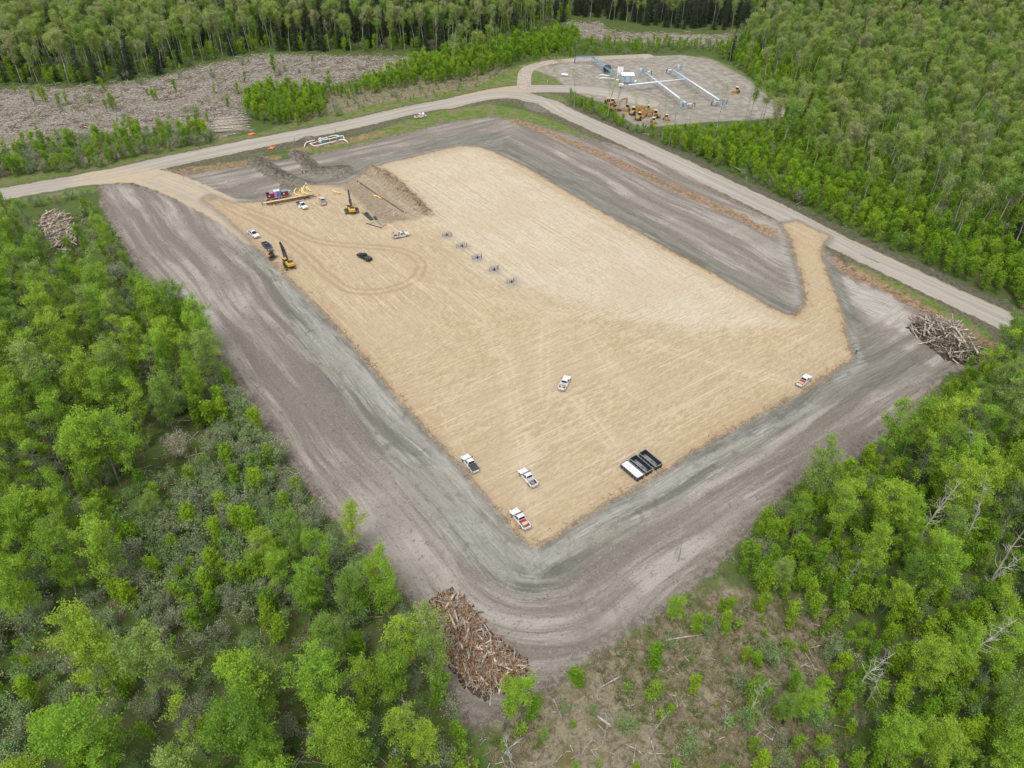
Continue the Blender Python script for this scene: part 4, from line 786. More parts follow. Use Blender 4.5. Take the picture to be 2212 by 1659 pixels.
def add_wheel(parent, c, r, w_, rim=M_RIM):
    c = Vector(c); a = Vector((0, w_/2, 0)); t = MB(); t.tube([c-a, c-a*.75, c+a*.75, c+a], [r*.88, r, r, r*.88], 18); wo = t.build('wheel', M_TYRE, parent)
    m = MB(); m.tube([c-a*1.04, c+a*1.04], r*.58, 14); m.tube([c-a*1.1, c+a*1.1], r*.2, 8); m.build('rim', rim, wo); return wo
def pickup(front, rear, paint, label, bed='open', load=None, rack=False, hood_open=False, door_open=False, cab='crew', L=5.9):
    loc, rz, ln = heading(front, rear, 1.1); t = empty('pickup_truck', loc, rz, label, 'pickup truck', 'pickup trucks parked around the pad'); hw = 1.0; x0, x1 = -L/2, L/2
    cb = {'crew': (-.62, 1.38), 'ext': (-.25, 1.3)}[cab]; ct = (cb[0]+.14, cb[1]-.98); bz = 1.12
    b = MB(); n = 24
    # lower hull with wheel-arch cut profile
    def arch(xc, r=.47): return [(xc + r*math.cos(a), .42 + r*math.sin(a)*.95) for a in np.linspace(PI, 0, 7)]
    prof = [(x0+.08, .55), (x0+.02, bz-.02), (cb[0]-.02, bz), (cb[1]+.0, bz+.02), (cb[1]+.6, bz-.0), (x1-.12, bz-.12), (x1-.02, .95), (x1-.04, .5)]
    lowf = [(x1-.55, .38)] + arch(x1-1.0)[::-1] + [(x1-1.55, .40), (x0+1.85, .40)] + arch(x0+1.22)[::-1] + [(x0+.6, .42)]
    full = prof + lowf
    # the bed is an open box: hull is built as cab+hood block, two bed sides
    ff = [(cb[0]-.02, .42), (cb[0]-.02, bz), (cb[1], bz+.02), (cb[1]+.6, bz-.0) if not hood_open else (cb[1]+.6, bz-.25), (x1-.12, bz-.12 if not hood_open else bz-.25), (x1-.02, .9), (x1-.04, .5), (x1-.5, .40)] + arch(x1-1.0)[::-1] + [(x1-1.6, .40)]
    b.prism(ff, -hw, hw, [0,0,0,.05,.08,.04,0,0]+[0]*8)
    sd_ = [(x0+.04, .55), (x0+.02, bz-.03), (cb[0]-.02, bz), (cb[0]-.02, .42), (x0+1.85, .42)] + arch(x0+1.22)[::-1] + [(x0+.6, .5)]
    b.prism(sd_, -hw, -hw+.13); b.prism(sd_, hw-.13, hw)
    b.box((x0+.07, 0, .86), (.09, 2*hw-.26, .55)); b.box(((x0+cb[0])/2, 0, .60), (cb[0]-x0-.1, 2*hw-.27, .08))
    cabp = [(cb[0], bz), (ct[0], 1.84), (ct[1], 1.87), (cb[1], bz+.02)]; b.prism(cabp, -hw+.04, hw-.04, [0, .2, .2, 0])
    bevel(b.build('body', paint, t), .05, 2)
    ye, yt = hw-.04, hw-.24
    m = MB(); pane(m, [(cb[1]-.04, -ye+.12, bz+.07), (cb[1]-.04, ye-.12, bz+.07), (ct[1]+.04, yt-.06, 1.82), (ct[1]+.04, -yt+.06, 1.82)]); m.build('windshield', M_GLASS, t)
    m = MB(); pane(m, [(cb[0]+.02, ye-.15, bz+.12), (cb[0]+.02, -ye+.15, bz+.12), (ct[0]-.02, -yt+.1, 1.78), (ct[0]-.02, yt-.1, 1.78)]); m.build('rear_window', M_GLASS, t)
    mid = (cb[0]+cb[1])/2-.1
    for s in (-1, 1):
        for (a, bb, c, d) in ((cb[0]+.18, mid-.05, mid-.05, ct[0]+.14), (mid+.05, cb[1]-.22, ct[1]-.06, mid+.05)):
            q = [(a, s*(ye-.02), bz+.10), (bb, s*(ye-.02), bz+.10), (c, s*(yt+.02), 1.77), (d, s*(yt+.02), 1.77)]
            if s > 0: q = q[::-1]
            m = MB(); pane(m, q, .02); m.build('side_window', M_GLASS, t)
        m = MB(); m.box((cb[1]-.25, s*(hw+.13), bz+.18), (.12, .24, .24)); m.build('side_mirror', M_TRIM, t)
        m = MB(); m.box((x1-.04, s*.76, .88), (.1, .38, .2)); m.build('headlight', M_LAMP, t)
        m = MB(); m.box((x0+.0, s*.9, .92), (.06, .16, .34)); m.build('tail_light', M_RED, t)
        add_wheel(t, (x1-1.0, s*.86, .42), .42, .27); add_wheel(t, (x0+1.22, s*.86, .42), .42, .27)
    m = MB(); m.box((x1+.04, 0, .55), (.2, 1.95, .24)); m.box((x1-.0, 0, .84), (.06, 1.05, .26)); m.build('front_bumper', M_CHROME if paint is not M_BLACK else M_TRIM, t)
    m = MB(); m.box((x0-.06, 0, .58), (.2, 1.9, .2)); m.build('rear_bumper', M_CHROME if paint is not M_BLACK else M_TRIM, t)
    bl = cb[0]-x0-.12; bx = (x0+cb[0])/2
    if bed in ('tonneau', 'dusty'): m = MB(); m.box((bx, 0, bz+.02), (bl+.1, 2*hw-.1, .07)); m.box((bx-bl*.02, 0, bz+.065), (.05, 2*hw-.16, .03)); m.build('bed_cover', M_TONN if bed == 'tonneau' else M_TONNB, t)
    elif bed == 'open': m = MB(); m.box((bx, 0, .655), (bl, 2*hw-.3, .03)); m.build('bed_floor', M_BED, t)
    if hood_open:
        m = MB(); m.add([(cb[1]+.05, -.85, bz+.05), (cb[1]+.05, .85, bz+.05), (cb[1]+.75, .8, bz+.95), (cb[1]+.75, -.8, bz+.95), (cb[1]+.0, -.85, bz+.1), (cb[1]+.0, .85, bz+.1), (cb[1]+.70, .8, bz+1.0), (cb[1]+.70, -.8, bz+1.0)], [(0,1,2,3),(7,6,5,4),(0,4,5,1),(1,5,6,2),(2,6,7,3),(3,7,4,0)]); m.build('open_hood', paint, t)
        m = MB(); m.box((x1-.85, 0, bz-.2), (1.0, 1.3, .12)); m.build('engine', M_TRIM, t)
    if door_open:
        m = MB(); m.M = Matrix.Translation((cb[1]-.25, -hw, 0)) @ Matrix.Rotation(math.radians(62), 4, 'Z'); m.box((-.5, 0, .95), (1.0, .08, .95)); m.build('open_door', paint, t)
    R = Matrix.Translation(loc) @ Matrix.Rotation(rz, 4, 'Z')
    def top(name, build, mats, local, lab, cat):
        mm = MB(); build(mm); o = mm.build(name, mats); p = R @ (Vector(local)/KS); o.location = p; o.rotation_euler = (0, 0, rz); tag(o, lab, cat); return o
    t['_r'] = 1; del t['_r']
    for spec in (load or []): top(spec[0], spec[1], spec[2], (bx+spec[3][0], spec[3][1], .68+spec[3][2]), spec[4], spec[5])
    return t, R, bx
def bx_(*bs):
    def f(m):
        for c, d in bs: m.box(c, d)
    return f
def toolbox(m): m.box((0,0,.22), (.62, 1.6, .44)); m.box((0,0,.46), (.66, 1.64, .06)); m.box((.34,0,.3), (.03,.2,.1))
def junk(m):
    m.box((0,0,.12), (.7,.5,.24), .3); m.cyl((-.5,.4,.13), .14, .26); m.tube([(-.6,-.5,.08),(.2,-.3,.12),(.7,-.55,.1)], .05, 6); m.box((.5,.35,.1), (.4,.45,.2), -.4)
def jugs(m):
    m.cyl((0,-.3,.16), .17, .32); m.cyl((.05,.15,.15), .16, .30); m.box((.35,.1,.14), (.3,.5,.28), .3)
def z3(x, y): return (932.6+x*.248, 905.2+y*.248)
def z4(x, y): return (1152.1+x*.2976, 740.6+y*.2976)
def z5(x, y): return (548.6+x*.07937, 378.5+y*.07937)
pickup(z3(285,310), z3(385,445), M_WHITE, 'white pickup with dark flat bed cover near the left edge of the pad', 'tonneau')
pickup(z3(775,425), z3(905,575), M_WHITE, 'white pickup with cluttered open bed between the covered one and the black bins', 'open', [('silver_tool_box', toolbox, M_LITE, (.72, 0, .0), 'silver cross box behind the cab of the cluttered white pickup', 'tool box'), ('cargo_pile', junk, M_GREY, (-.35, 0, 0), 'grey clutter lying in the bed of the middle white pickup', 'cargo')])
pickup(z3(705,775), z3(840,945), M_WHITE, 'white pickup with red boxes in its bed nearest the bottom corner of the pad', 'open', [('red_tool_box', toolbox, M_REDBOX, (.72, 0, 0), 'red box behind the cab of the bottom corner pickup', 'tool box'), ('plywood_crate', bx_(((0,0,.28),(.75,1.25,.56))), M_PLY, (-.05, 0, 0), 'pale wooden crate in the bed of the bottom corner pickup', 'crate'), ('red_jerry_can', bx_(((0,0,.22),(.4,.35,.44)),((0,.0,.46),(.2,.1,.06))), M_REDBOX, (-.7, -.4, 0), 'red can near the tailgate of the bottom corner pickup', 'can')])
pickup(z4(255,230), z4(200,335), M_WHITE, 'white pickup standing alone in the middle of the sand pad', 'open', [('silver_tool_box', toolbox, M_LITE, (.6, 0, 0), 'silver cross box in the pickup alone at mid pad', 'tool box'), ('cargo_pile', junk, M_PLY, (-.4, .1, 0), 'tan clutter in the bed of the pickup alone at mid pad', 'cargo')])
pickup(z4(2010,225), z4(1925,305), M_WHITE, 'white pickup with red and pale cargo at the right corner of the pad', 'open', [('red_tool_box', toolbox, M_REDBOX, (.7, 0, 0), 'dark red box behind the cab of the right corner pickup', 'tool box'), ('plywood_crate', bx_(((0,0,.25),(.6,1.4,.5))), M_PLY, (-.1, 0, 0), 'pale crate in the bed of the right corner pickup', 'crate')])
pickup(z1(1960,870), z1(1795,905), M_WDIRTY, 'muddy white pickup seen side on carrying red cans beside the wellheads', 'open', [('red_tank', jugs, M_REDBOX, (-.35, 0, 0), 'red cans in the bed of the side on muddy pickup', 'can'), ('grey_drum', lambda m: m.cyl((0,0,.22), .24, .44), M_LITE, (.6, .3, 0), 'grey drum behind the cab of the side on muddy pickup', 'drum')])
pickup(z1(1420,1095), z1(1535,1155), M_BLACK, 'black pickup with black bed cover inside the circle of tyre tracks', 'tonneau')
pickup(z1(310,905), z1(225,845), M_WHITE, 'white pickup facing the camera at the left edge of the pad', 'open', [('blue_bag', bx_(((0,0,.2),(.5,.45,.4))), M_CYAN, (.1, -.5, 0), 'blue bag in the bed of the white pickup at the left edge', 'bag')])
pickup(z1(455,1045), z1(385,975), M_BLUE, 'dark blue pickup between white pickup and excavator', 'open')
t11, R11, bx11 = pickup(z1(1010,480), z1(1035,555), M_WDIRTY, 'dusty silver pickup with brown bed cover beside the pipes', 'dusty')
pickup((917.3,246.7), (897.3,251.7), M_WHITE, 'white pickup with raised hood beside the gravel road', 'open', [('red_tool_box', toolbox, M_REDBOX, (.5, 0, 0), 'red box in the pickup with raised hood', 'tool box')], hood_open=True)
# service truck with a black welding deck
t10, R10, bx10 = pickup(z1(843,597), z1(757,533), M_WHITE, 'white welding truck with black deck and open door beside the pipes', 'deck', door_open=True)
m = MB(); m.box((bx10, 0, 1.16), (2.3, 2.1, .08)); m.box((bx10-.0, .75, .85), (2.0, .5, .5)); m.box((bx10-.0, -.75, .85), (2.0, .5, .5)); bevel(m.build('deck', M_TRIM, t10), .02, 1)
m = MB(); m.box((bx10+.45, .35, 1.5), (.9, .75, .62)); m.cyl((bx10-.6, .4, 1.4), .28, .5, 'y'); m.cyl((bx10-.7, -.4, 1.62), .12, .85); m.cyl((bx10-.4, -.55, 1.62), .12, .85); m.build('welder', M_GREY, t10)
# ---- excavators
def excavator(px, py, face, track_off, label, boomc, bodyc, name='excavator', k=1.0, low=False):
    c = gp(px, py, 1.4); f = at(*face, 1.4); rz = math.atan2(f[1]-c.y, f[0]-c.x); t = empty(name, c, rz, label, 'excavator'); TR = Matrix.Rotation(track_off, 4, 'Z') @ Matrix.Scale(k, 4)
    for s in (-1, 1):
        m = MB(); m.M = TR; pr = [(-2.2+.45*math.cos(a), .46+.45*math.sin(a)) for a in np.linspace(PI/2, 3*PI/2, 7)] + [(2.2+.45*math.cos(a), .46+.45*math.sin(a)) for a in np.linspace(-PI/2, PI/2, 7)]
        m.prism(pr, s*1.35-.32, s*1.35+.32); tr_ = m.build('track', M_TRACK, t)
        g = MB(); g.M = TR
        for i in range(14): g.box((-2.2+4.4*i/13, s*1.35, .945), (.16, .66, .05)); 
        g.build('grouser', M_DARKM, tr_)
    m = MB(); m.M = TR; m.box((0,0,.62), (1.6, 2.2, .5)); m.cyl((0,0,.98), .8, .3); m.build('undercarriage', M_DARKM, t)
    K = Matrix.Scale(k, 4)
    m = MB(); m.M = K
    m.prism([(-2.7,1.25),(-2.8,1.5),(-2.75,2.2),(-2.55,2.35),(-.4,2.35),(-.35,2.1),(1.2,2.0),(1.25,1.15)], -1.35, 1.35, [.25,.2,.2,.3,.05,.05,.05,.05]); bevel(m.build('house', bodyc, t), .09, 3)
    m = MB(); m.M = K; m.box((-1.35, -.1, 2.42), (1.5, 1.55, .16)); m.box((-1.35,-.1,2.52), (1.3,1.3,.04)); m.build('engine_cover', M_DARKM, t)
    m = MB(); m.M = K; m.cyl((-1.9, -.95, 2.65), .07, .7); m.build('exhaust', M_DARKM, t)
    m = MB(); m.M = K; m.prism([(-.3,1.2),(-.3,2.85),(1.1,2.95),(1.45,2.2),(1.45,1.2)], .42, 1.38); cabo = m.build('cab', M_DARKM, t); bevel(cabo, .05, 2)
    m = MB(); m.M = K; m.box((.4, .9, 2.98), (1.35, .88, .08)); m.build('cab_roof', bodyc, cabo)
    m = MB(); m.M = K; pane(m, [(1.47,.5,1.35),(1.47,1.3,1.35),(1.47,1.3,2.2),(1.47,.5,2.2)]); pane(m, [(1.44,.5,2.25),(1.44,1.3,2.25),(1.14,1.3,2.88),(1.14,.5,2.88)]); pane(m, [(1.2,1.38,1.5),(-.2,1.38,1.5),(-.2,1.38,2.75),(1.0,1.38,2.75)]); m.build('cab_window', M_GLASS, cabo)
    m = MB(); m.M = K
    P = [(.4,1.7),(2.9,5.0),(6.1,5.9)] if not low else [(.4,1.7),(3.1,4.9),(6.6,5.3)]
    m.prism([(.2,1.5),(2.5,5.2),(3.1,5.5),(P[2][0]+.1,P[2][1]+.2),(P[2][0]+.1,P[2][1]-.12),(3.2,4.75),(.8,1.45)], -.27, .27); bevel(m.build('boom', boomc, t), .04, 1)
    m = MB(); m.M = K; e = (4.3, 1.6) if not low else (6.3, 1.9)
    m.prism([(P[2][0]-.9,P[2][1]+.35),(P[2][0]+.05,P[2][1]+.25),(P[2][0]+.35,P[2][1]-.3),(e[0]+.2,e[1]),(e[0]-.1,e[1]-.1)], -.2, .2); st = m.build('stick', boomc, t)
    m = MB(); m.M = K; m.box((e[0], 0, e[1]-.2), (.45, .5, .45), 0, .4); m.cyl((e[0], 0, e[1]), .13, .6, 'y'); m.build('coupler', M_RUST, st)
    m = MB(); m.M = K
    for s in (-1, 1): m.tube([(1.2, s*.38, 1.5), (2.6, s*.38, 4.0)], .09, 8)
    m.tube([(3.1,0,5.6),(P[2][0]-.8,0,P[2][1]+.4)], .1, 8); m.tube([(P[2][0]-.1,0,P[2][1]-.9),(e[0]+.25,0,e[1]+.7)], .08, 8); m.build('hydraulic_cylinder', M_GREY if boomc is not M_DARKM else M_DARKM, t)
    for s in (-1, 1): m = MB(); m.M = K; m.box((1.2, s*1.45, 2.3), (.08, .2, .35)); m.build('side_mirror', M_TRIM, t)
    return t
excavator(*z1(1338,612), z1(1290,440), PI/2, 'yellow excavator with raised charcoal boom standing right of the pickups and pipes', M_DARKM, M_YEL)
excavator(*z1(655,1200), z1(560,1075), math.radians(-8), 'yellow excavator with charcoal boom at the left pad edge next to loose buckets', M_DARKM, M_YEL)
# buckets on the ground
def bucket(px, py, rz, label, colr, w_=1.5, s=1.0, up=False):
    c = gp(px, py, .4); m = MB(); n = 9; out = [(.75*math.cos(a), .62+.62*math.sin(a)) for a in np.linspace(math.radians(100), math.radians(330), n)]
    inn = [(x*.92, .62+(z-.62)*.92) for x, z in out]
    vs = []; fs = []
    for y in (-w_/2, w_/2): vs += [(x, y, z) for x, z in out] + [(x, y, z) for x, z in inn]
    k = 2*n
    for i in range(n-1):
        fs += [(i, i+1, k+i+1, k+i), (n+i+1, n+i, k+n+i, k+n+i+1)]
    for b_ in (0, k): fs.append(tuple(b_+i for i in range(n)) if b_ else tuple(range(n-1, -1, -1)))
    m.add(vs, fs); o = m.build('excavator_bucket', colr)
    t = MB()
    for i in range(5): t.box((out[-1][0]+.12, -w_/2+.12+i*(w_-.24)/4, out[-1][1]), (.25, .09, .07))
    t.build('tooth', M_GREY, o)
    t = MB(); t.box((-.1, .25, 1.3), (.5,.07,.4)); t.box((-.1, -.25, 1.3), (.5,.07,.4)); t.build('lug', M_RUST, o)
    o.location = c; o.rotation_euler = (0, 0, rz); o.scale = (s, s, s); tag(o, label, 'bucket'); return o
bucket(*z1(462,1100), math.radians(150), 'dark digging bucket with rust orange lugs behind the wide one', M_DARKM, 1.1, 1.1)
bucket(*z1(478,1150), math.radians(-60), 'wide grey ditching bucket lying open at the left pad edge', M_TRACK, 2.0, 1.15)
o = MB(); o.box((0,0,.3), (.5,.9,.35)); o.cyl((0,0,.62), .13, .8, 'y'); o.box((.3,0,.2), (.3,.7,.3)); o = bevel(o.build('quick_coupler', M_GREY), .03); o.location = gp(*z1(524,1133), .2); o.rotation_euler = (0,0,.6); tag(o, 'small grey coupler on the sand between buckets and excavator', 'machine attachment')
# ---- bins
def bin_(cx, cy, ang_, label, fluid):
    c = gp(*z3(cx, cy), .9); t = empty('steel_bin', c, ang_, label, 'bin', 'black steel bins side by side on the pad'); L, W_, h = 5.6, 2.15, 1.15
    m = MB(); w2 = .05
    for s in (-1, 1): m.box((0, s*(W_/2-w2/2), .15+h/2), (L, w2, h)); m.box((s*(L/2-w2/2), 0, .15+h/2), (w2, W_-2*w2-.004, h))
    m.box((0,0,.18), (L-.11, W_-.11, .06)); m.build('tub', M_DARKM, t)
    m = MB()
    for s in (-1, 1): m.box((0, s*(W_/2+.02), .15+h), (L+.16, .14, .12)); m.box((s*(L/2+.02), 0, .15+h), (.14, W_-.12, .12))
    m.build('rim', M_GREY, t)
    for i in range(7):
        for s in (-1, 1): m = MB(); m.box((-L/2+.25+i*(L-.5)/6, s*(W_/2+.05), .12+h/2), (.1, .1, h-.1)); m.build('rib', M_GREY, t)
    for s in (-1, 1):
        m = MB(); m.box((0, s*.7, .075), (L+.3, .16, .15)); m.build('skid', M_TRIM, t)
    for s in (-1, 1):
        for q in (-1, 1): m = MB(); m.box((s*(L/2-.1), q*(W_/2-.02), h+.33), (.12, .12, .3)); m.build('corner_lug', M_LITE, t)
    if fluid: m = MB(); m.box((0,0,h-.02), (L-.14, W_-.14, .04)); m.build('white_lining', M_PIPEW, t)
    else: m = MB(); m.box((.3,0,.24), (L-1.6, W_-.6, .05)); m.build('floor_residue', mat('wet_residue', (.22,.22,.24), .25, noise=.5, nscale=2), t)
    return t
f1 = gp(*z3(1685,385), .9); f2 = gp(*z3(1805,487), .9); ba = math.atan2(f1.y-f2.y, f1.x-f2.x)
bin_(1745, 445, ba, 'steel bin lined or filled white, leftmost of the three', True); bin_(1822, 398, ba, 'black empty steel bin in the middle of the three', False); bin_(1905, 350, ba, 'black empty steel bin, rightmost of the three', False)
# ---- wellheads
for i, (wx, wy, px_, py_) in enumerate(((405,290,400,250),(628,452,600,410),(850,620,840,580),(1095,795,1088,750),(1345,975,1345,925))):
    nth = ('upper left end of', 'second from upper left in', 'middle of', 'second from lower right in', 'lower right end of')[i]
    D = lambda x, y: (905.2+x*.1488, 466.3+y*.1488)
    c = gp(*D(wx, wy), .2); t = empty('wellhead', c, .3*i, 'capped wellhead in a round grey cellar, %s the row' % nth, 'wellhead', 'row of wellheads on the pad')
    m = MB(); N_ = 20; ro, ri = 1.0, .88; vs = []; fs = []
    for q in range(N_): a = 2*PI*q/N_; vs += [(ro*math.cos(a), ro*math.sin(a), 0), (ro*math.cos(a), ro*math.sin(a), .38), (ri*math.cos(a), ri*math.sin(a), .38), (ri*math.cos(a), ri*math.sin(a), .05)]
    for q in range(N_):
        q2 = (q+1) % N_
        for k in range(3): fs.append((q*4+k, q2*4+k, q2*4+k+1, q*4+k+1))
    m.add(vs, fs); m.cyl((0,0,.06), ri+.01, .04, n=20); m.build('cellar', M_GALV, t)
    m = MB(); m.cyl((0,0,.5), .16, .9); m.cyl((0,0,.55), .28, .08); m.cyl((0,0,.95), .24, .1); m.box((0,0,1.1), (.2,.2,.3)); m.tube([(0,-.45,.75),(0,.45,.75)], .07, 8); m.build('casing_head', M_DARKM, t)
    m = MB(); m.cyl((1.25,-.9,.75), .07, 1.5); m.build('guard_post', M_TRIM, t)
    pc = gp(*D(px_, py_+35), .1); ra = math.atan2(_X[1], 1) ; fe = empty('panel_fence', pc, math.radians(8-i*3), 'dark tube fence panel standing behind the wellhead at the %s row' % nth.replace('in', 'in').replace('second from', 'second place from') if False else 'dark pipe fence panel behind the wellhead, %s the row' % nth, 'fence', 'fence panels behind the wellheads')
    for q in range(5):
        m = MB(); x = -1.7+q*.85; m.cyl((x, 0, .8), .045 if q in (0, 4) else .03, 1.6, n=8); m.build('post', M_TRIM, fe)
    for z in (.35, .75, 1.15, 1.5):
        m = MB(); m.tube([(-1.7,0,z),(1.7,0,z)], .028, 6); m.build('rail', M_GREY, fe)
# ---- porta potties and dumpsters on a trailer
ca, rz, _ = heading((619.2,420.8), (580.3,427.5), .7); tr = empty('flatbed_trailer', ca, rz, 'flat deck trailer carrying maroon bins and toilets', 'trailer'); TRM = Matrix.Translation(ca) @ Matrix.Rotation(rz, 4, 'Z')
m = MB(); m.box((0,0,.72), (8.0,2.3,.14)); m.box((0,1.0,.6), (8,.12,.2)); m.box((0,-1.0,.6), (8,.12,.2)); m.build('deck', M_GREY, tr)
m = MB(); m.tube([(4.0,.9,.62),(5.4,0,.6),(4.0,-.9,.62)], .07, 6); m.cyl((5.3,0,.35), .06, .6); m.build('hitch', M_GREY, tr)
m = MB(); m.add([(-4,-1.1,.74),(-4,1.1,.74),(-5.0,1.1,.1),(-5.0,-1.1,.1),(-4,-1.1,.66),(-4,1.1,.66),(-5.0,1.1,.02),(-5.0,-1.1,.02)], [(0,3,2,1),(4,5,6,7),(0,1,5,4),(2,3,7,6),(1,2,6,5),(3,0,4,7)]); m.build('ramp', M_GREY, tr)
for s in (-1, 1):
    for x in (.1, 1.15): add_wheel(tr, (x, s*1.18, .40), .40, .25, M_LITE)
def on_trailer(name, x, lab, cat, group=None): o = empty(name, TRM @ (Vector((x, 0, .8))/KS), rz, lab, cat, group); return o
for x, lab in ((-2.75, 'open maroon dumpster on the rear of the trailer, left of the toilets'), (2.7, 'maroon dumpster on the front of the trailer, right of the toilets')):
    d = on_trailer('dumpster', x, lab, 'dumpster', 'dumpsters on the trailer'); m = MB(); h = 1.75
    for s in (-1, 1): m.prism([(-1.15,0),(-1.3,h),(1.3,h),(1.15,0)], s*1.0-.03, s*1.0+.03)
    m.box((-1.2,0,h/2), (.06,1.93,h)); m.box((1.2,0,h/2), (.06,1.93,h)); m.box((0,0,.06), (2.3,1.93,.08)); m.build('bin_body', M_MAROON, d)
    m = MB(); m.box((0.05,0,h+.05) if x > 0 else (.55,0,h+.05), (2.6 if x > 0 else 1.4, 2.1, .06)); m.build('lid', M_GREY, d)
    m = MB(); m.box((-.4,-1.04,h*.55), (.55,.02,.35)); m.build('label_plate', M_WHITE, d)
for x, cc, lab in ((-.72, M_PINK, 'pink portable toilet with white roof on the trailer'), (.55, M_CYAN, 'blue portable toilet with white roof on the trailer')):
    d = on_trailer('portable_toilet', x, lab, 'portable toilet'); m = MB(); m.box((0,0,1.05), (1.12,1.15,2.1)); bevel(m.build('cabin', cc, d), .05)
    m = MB(); m.prism([(-.58,2.1),(-.5,2.32),(0,2.42),(.5,2.32),(.58,2.1)], -.62, .62); m.build('roof', M_WHITE, d)
    m = MB(); m.box((0,-.6,1.0), (.8,.05,1.85)); m.build('door', cc, d); m = MB(); m.cyl((.35,.4,2.5), .05, .4); m.build('vent_pipe', M_WHITE, d)
# ---- pipes
def pipe(name, pts, r, m_, label, cat='pipe', zo=.35, group=None, sup=True, it=0, hz=None):
    P = [gp(p[0], p[1], zo) for p in pts]; base = P[0].copy(); L = [(p.x-base.x, p.y-base.y, p.z-base.z+zo) for p in P]
    if it: L2 = smooth([np.array(p) for p in L], it); L = [tuple(p) for p in L2]
    m = MB(); m.tube(L, r, 10); o = m.build(name, m_); o.location = base; tag(o, label, cat, group); return o, L, base
pipe('long_pipe', [z5(250,768), z5(1555,533)], .15, M_PIPEY, 'long straight yellow coated pipe behind the welding truck', zo=.45)
for i, (a, b, r) in enumerate((((330,785),(1635,548),.17),((350,800),(1500,590),.14))):
    pipe('long_pipe', [z5(*a), z5(*b)], r, M_PIPEB, ('thick brown pipe lying along the yellow pipe', 'thinner brown pipe between the thick brown pipe and the welding truck')[i], zo=.5)
pipe('long_pipe', [z5(440,812), z5(1700,585)], .11, M_PIPEB, 'thin brown pipe on trestles passing right behind the welding truck', zo=.5)
for i, a in enumerate(((515,700),(545,780),(1200,620),(1450,610))):
    c = gp(*z5(*a), .2); o = MB(); o.box((0,0,.15), (.3,2.2,.3)); o = o.build('timber_skid', M_WOOD); o.location = c + Vector((0,0,0)); o.rotation_euler = (0,0,math.radians(20)); tag(o, 'timber block under the long pipes, number %s from the left end' % ('one','two','three','four')[i] if False else ('timber block under the long pipes at their far left end','timber block beside the leftmost yellow marker','timber block hidden behind the welding truck','timber block near the worker at the pipes')[i], 'timber')
for pts, lab in (([(1155,350),(1085,440),(1110,510),(1180,545),(1280,560)], 'curved yellow pipe, leftmost of the bends by the dirt heap'), ([(1300,335),(1285,430),(1310,475),(1360,510)], 'short curved yellow pipe just left of the widest bend'), ([(1375,285),(1318,390),(1350,465),(1410,500),(1495,505)], 'wide curved yellow pipe in the middle of the bends'), ([(1410,315),(1430,370),(1465,425)], 'shortest yellow pipe bend right of the widest one'), ([(1440,300),(1475,380),(1510,415),(1550,430)], 'rightmost curved yellow pipe by the dirt heap')):
    pipe('pipe_bend', [z5(*p) for p in pts], .14, M_PIPEY, lab, it=2, group='yellow pipe bends')
pipe('pipe_bend', [z1(1125,412), z1(1160,433), z1(1222,440)], .13, M_PIPEY, 'small curved yellow pipe between dusty pickup and excavator', it=2, group='yellow pipe bends')
pipe('pipe_bend', [z1(1570,470), z1(1625,478), z1(1665,503)], .13, M_PIPEY, 'small curved yellow pipe beside the dark red line', it=2, group='yellow pipe bends')
pipe('pipe_line', [z1(1400,312), z1(1925,662)], .11, M_PIPEB, 'very long dark red pipe laid across the brown dug ground', zo=.25)
pipe('steel_pipe', [z1(1450,655), z1(1540,735)], .09, M_PIPEG, 'thin dark pipe at the left of the green pipe bundle', zo=.15)
for k in range(4): pipe('steel_pipe', [z1(1480+k*9,662-k*3), z1(1545+k*9,738-k*3)], .15, M_PIPEG, ('dark green pipe, outermost left of the bundle below the excavator', 'dark green pipe, second from left in the bundle below the excavator', 'dark green pipe, third from left in the bundle below the excavator', 'dark green pipe, outermost right of the bundle below the excavator')[k], zo=.25, group='dark green pipes in a bundle')
for k in range(2): pipe('steel_pipe', [z1(1582+k*14,704-k*3), z1(1603+k*14,732-k*3)], .17, M_PIPEG, ('short dark pipe, left one of the short pair', 'short dark pipe, right one of the short pair')[k], zo=.2)
pipe('steel_pipe', [z1(1620,748), z1(1683,803)], .14, M_GREY, 'grey steel beam between short pipe pair and white pickup', zo=.2); pipe('steel_pipe', [z1(1498,772), z1(1670,823)], .1, M_PIPEG, 'long thin black pipe lowest of the loose pieces', zo=.15)
def small(name, px, py, build, m_, label, cat, rz=0., zo=.3, sc=1.0):
    m = MB(); build(m); o = m.build(name, m_); o.location = gp(px, py, zo); o.rotation_euler = (0,0,rz); o.scale = (sc,)*3; tag(o, label, cat); return o
def bell(m): m.tube([(0,0,0),(0,0,.25),(0,0,.5),(0,0,.75)], [.32,.25,.14,.07], 10)
def sack(m): m.tube([(0,0,0),(0,0,.3),(0,0,.5),(0,0,.62)], [.42,.48,.36,.12], 10); m.tube([(-.12,0,.6),(0,0,.8),(.12,0,.6)], .04, 6)
for i, (x, y, lab) in enumerate(((1800,692,'yellow weight cone, larger one below the dark red pipe'),(1799,668,'pale weight cone just above the larger yellow one'),(1420,338,'yellow block under the far end of the dark red pipe'),(1915,660,'yellow block under the near end of the dark red pipe'),(1592,482,'yellow block under the left end of the small bend'),(1640,492,'yellow block under the middle of the small bend'),(1165,440,'yellow block under the small bend left of the excavator'),(497,577,'yellow block near the left end of the thin brown pipe'),(775,413,'yellow block among the pipe bends'),(1417,858,'pale sack alone on the sand above the muddy pickup'),(757,155,'yellow marker in the far trench'))):
    small('pipe_support', *z1(x, y), bell, M_BAG if i not in (1, 9) else M_LITE, lab, 'pipe support', sc=1.05)
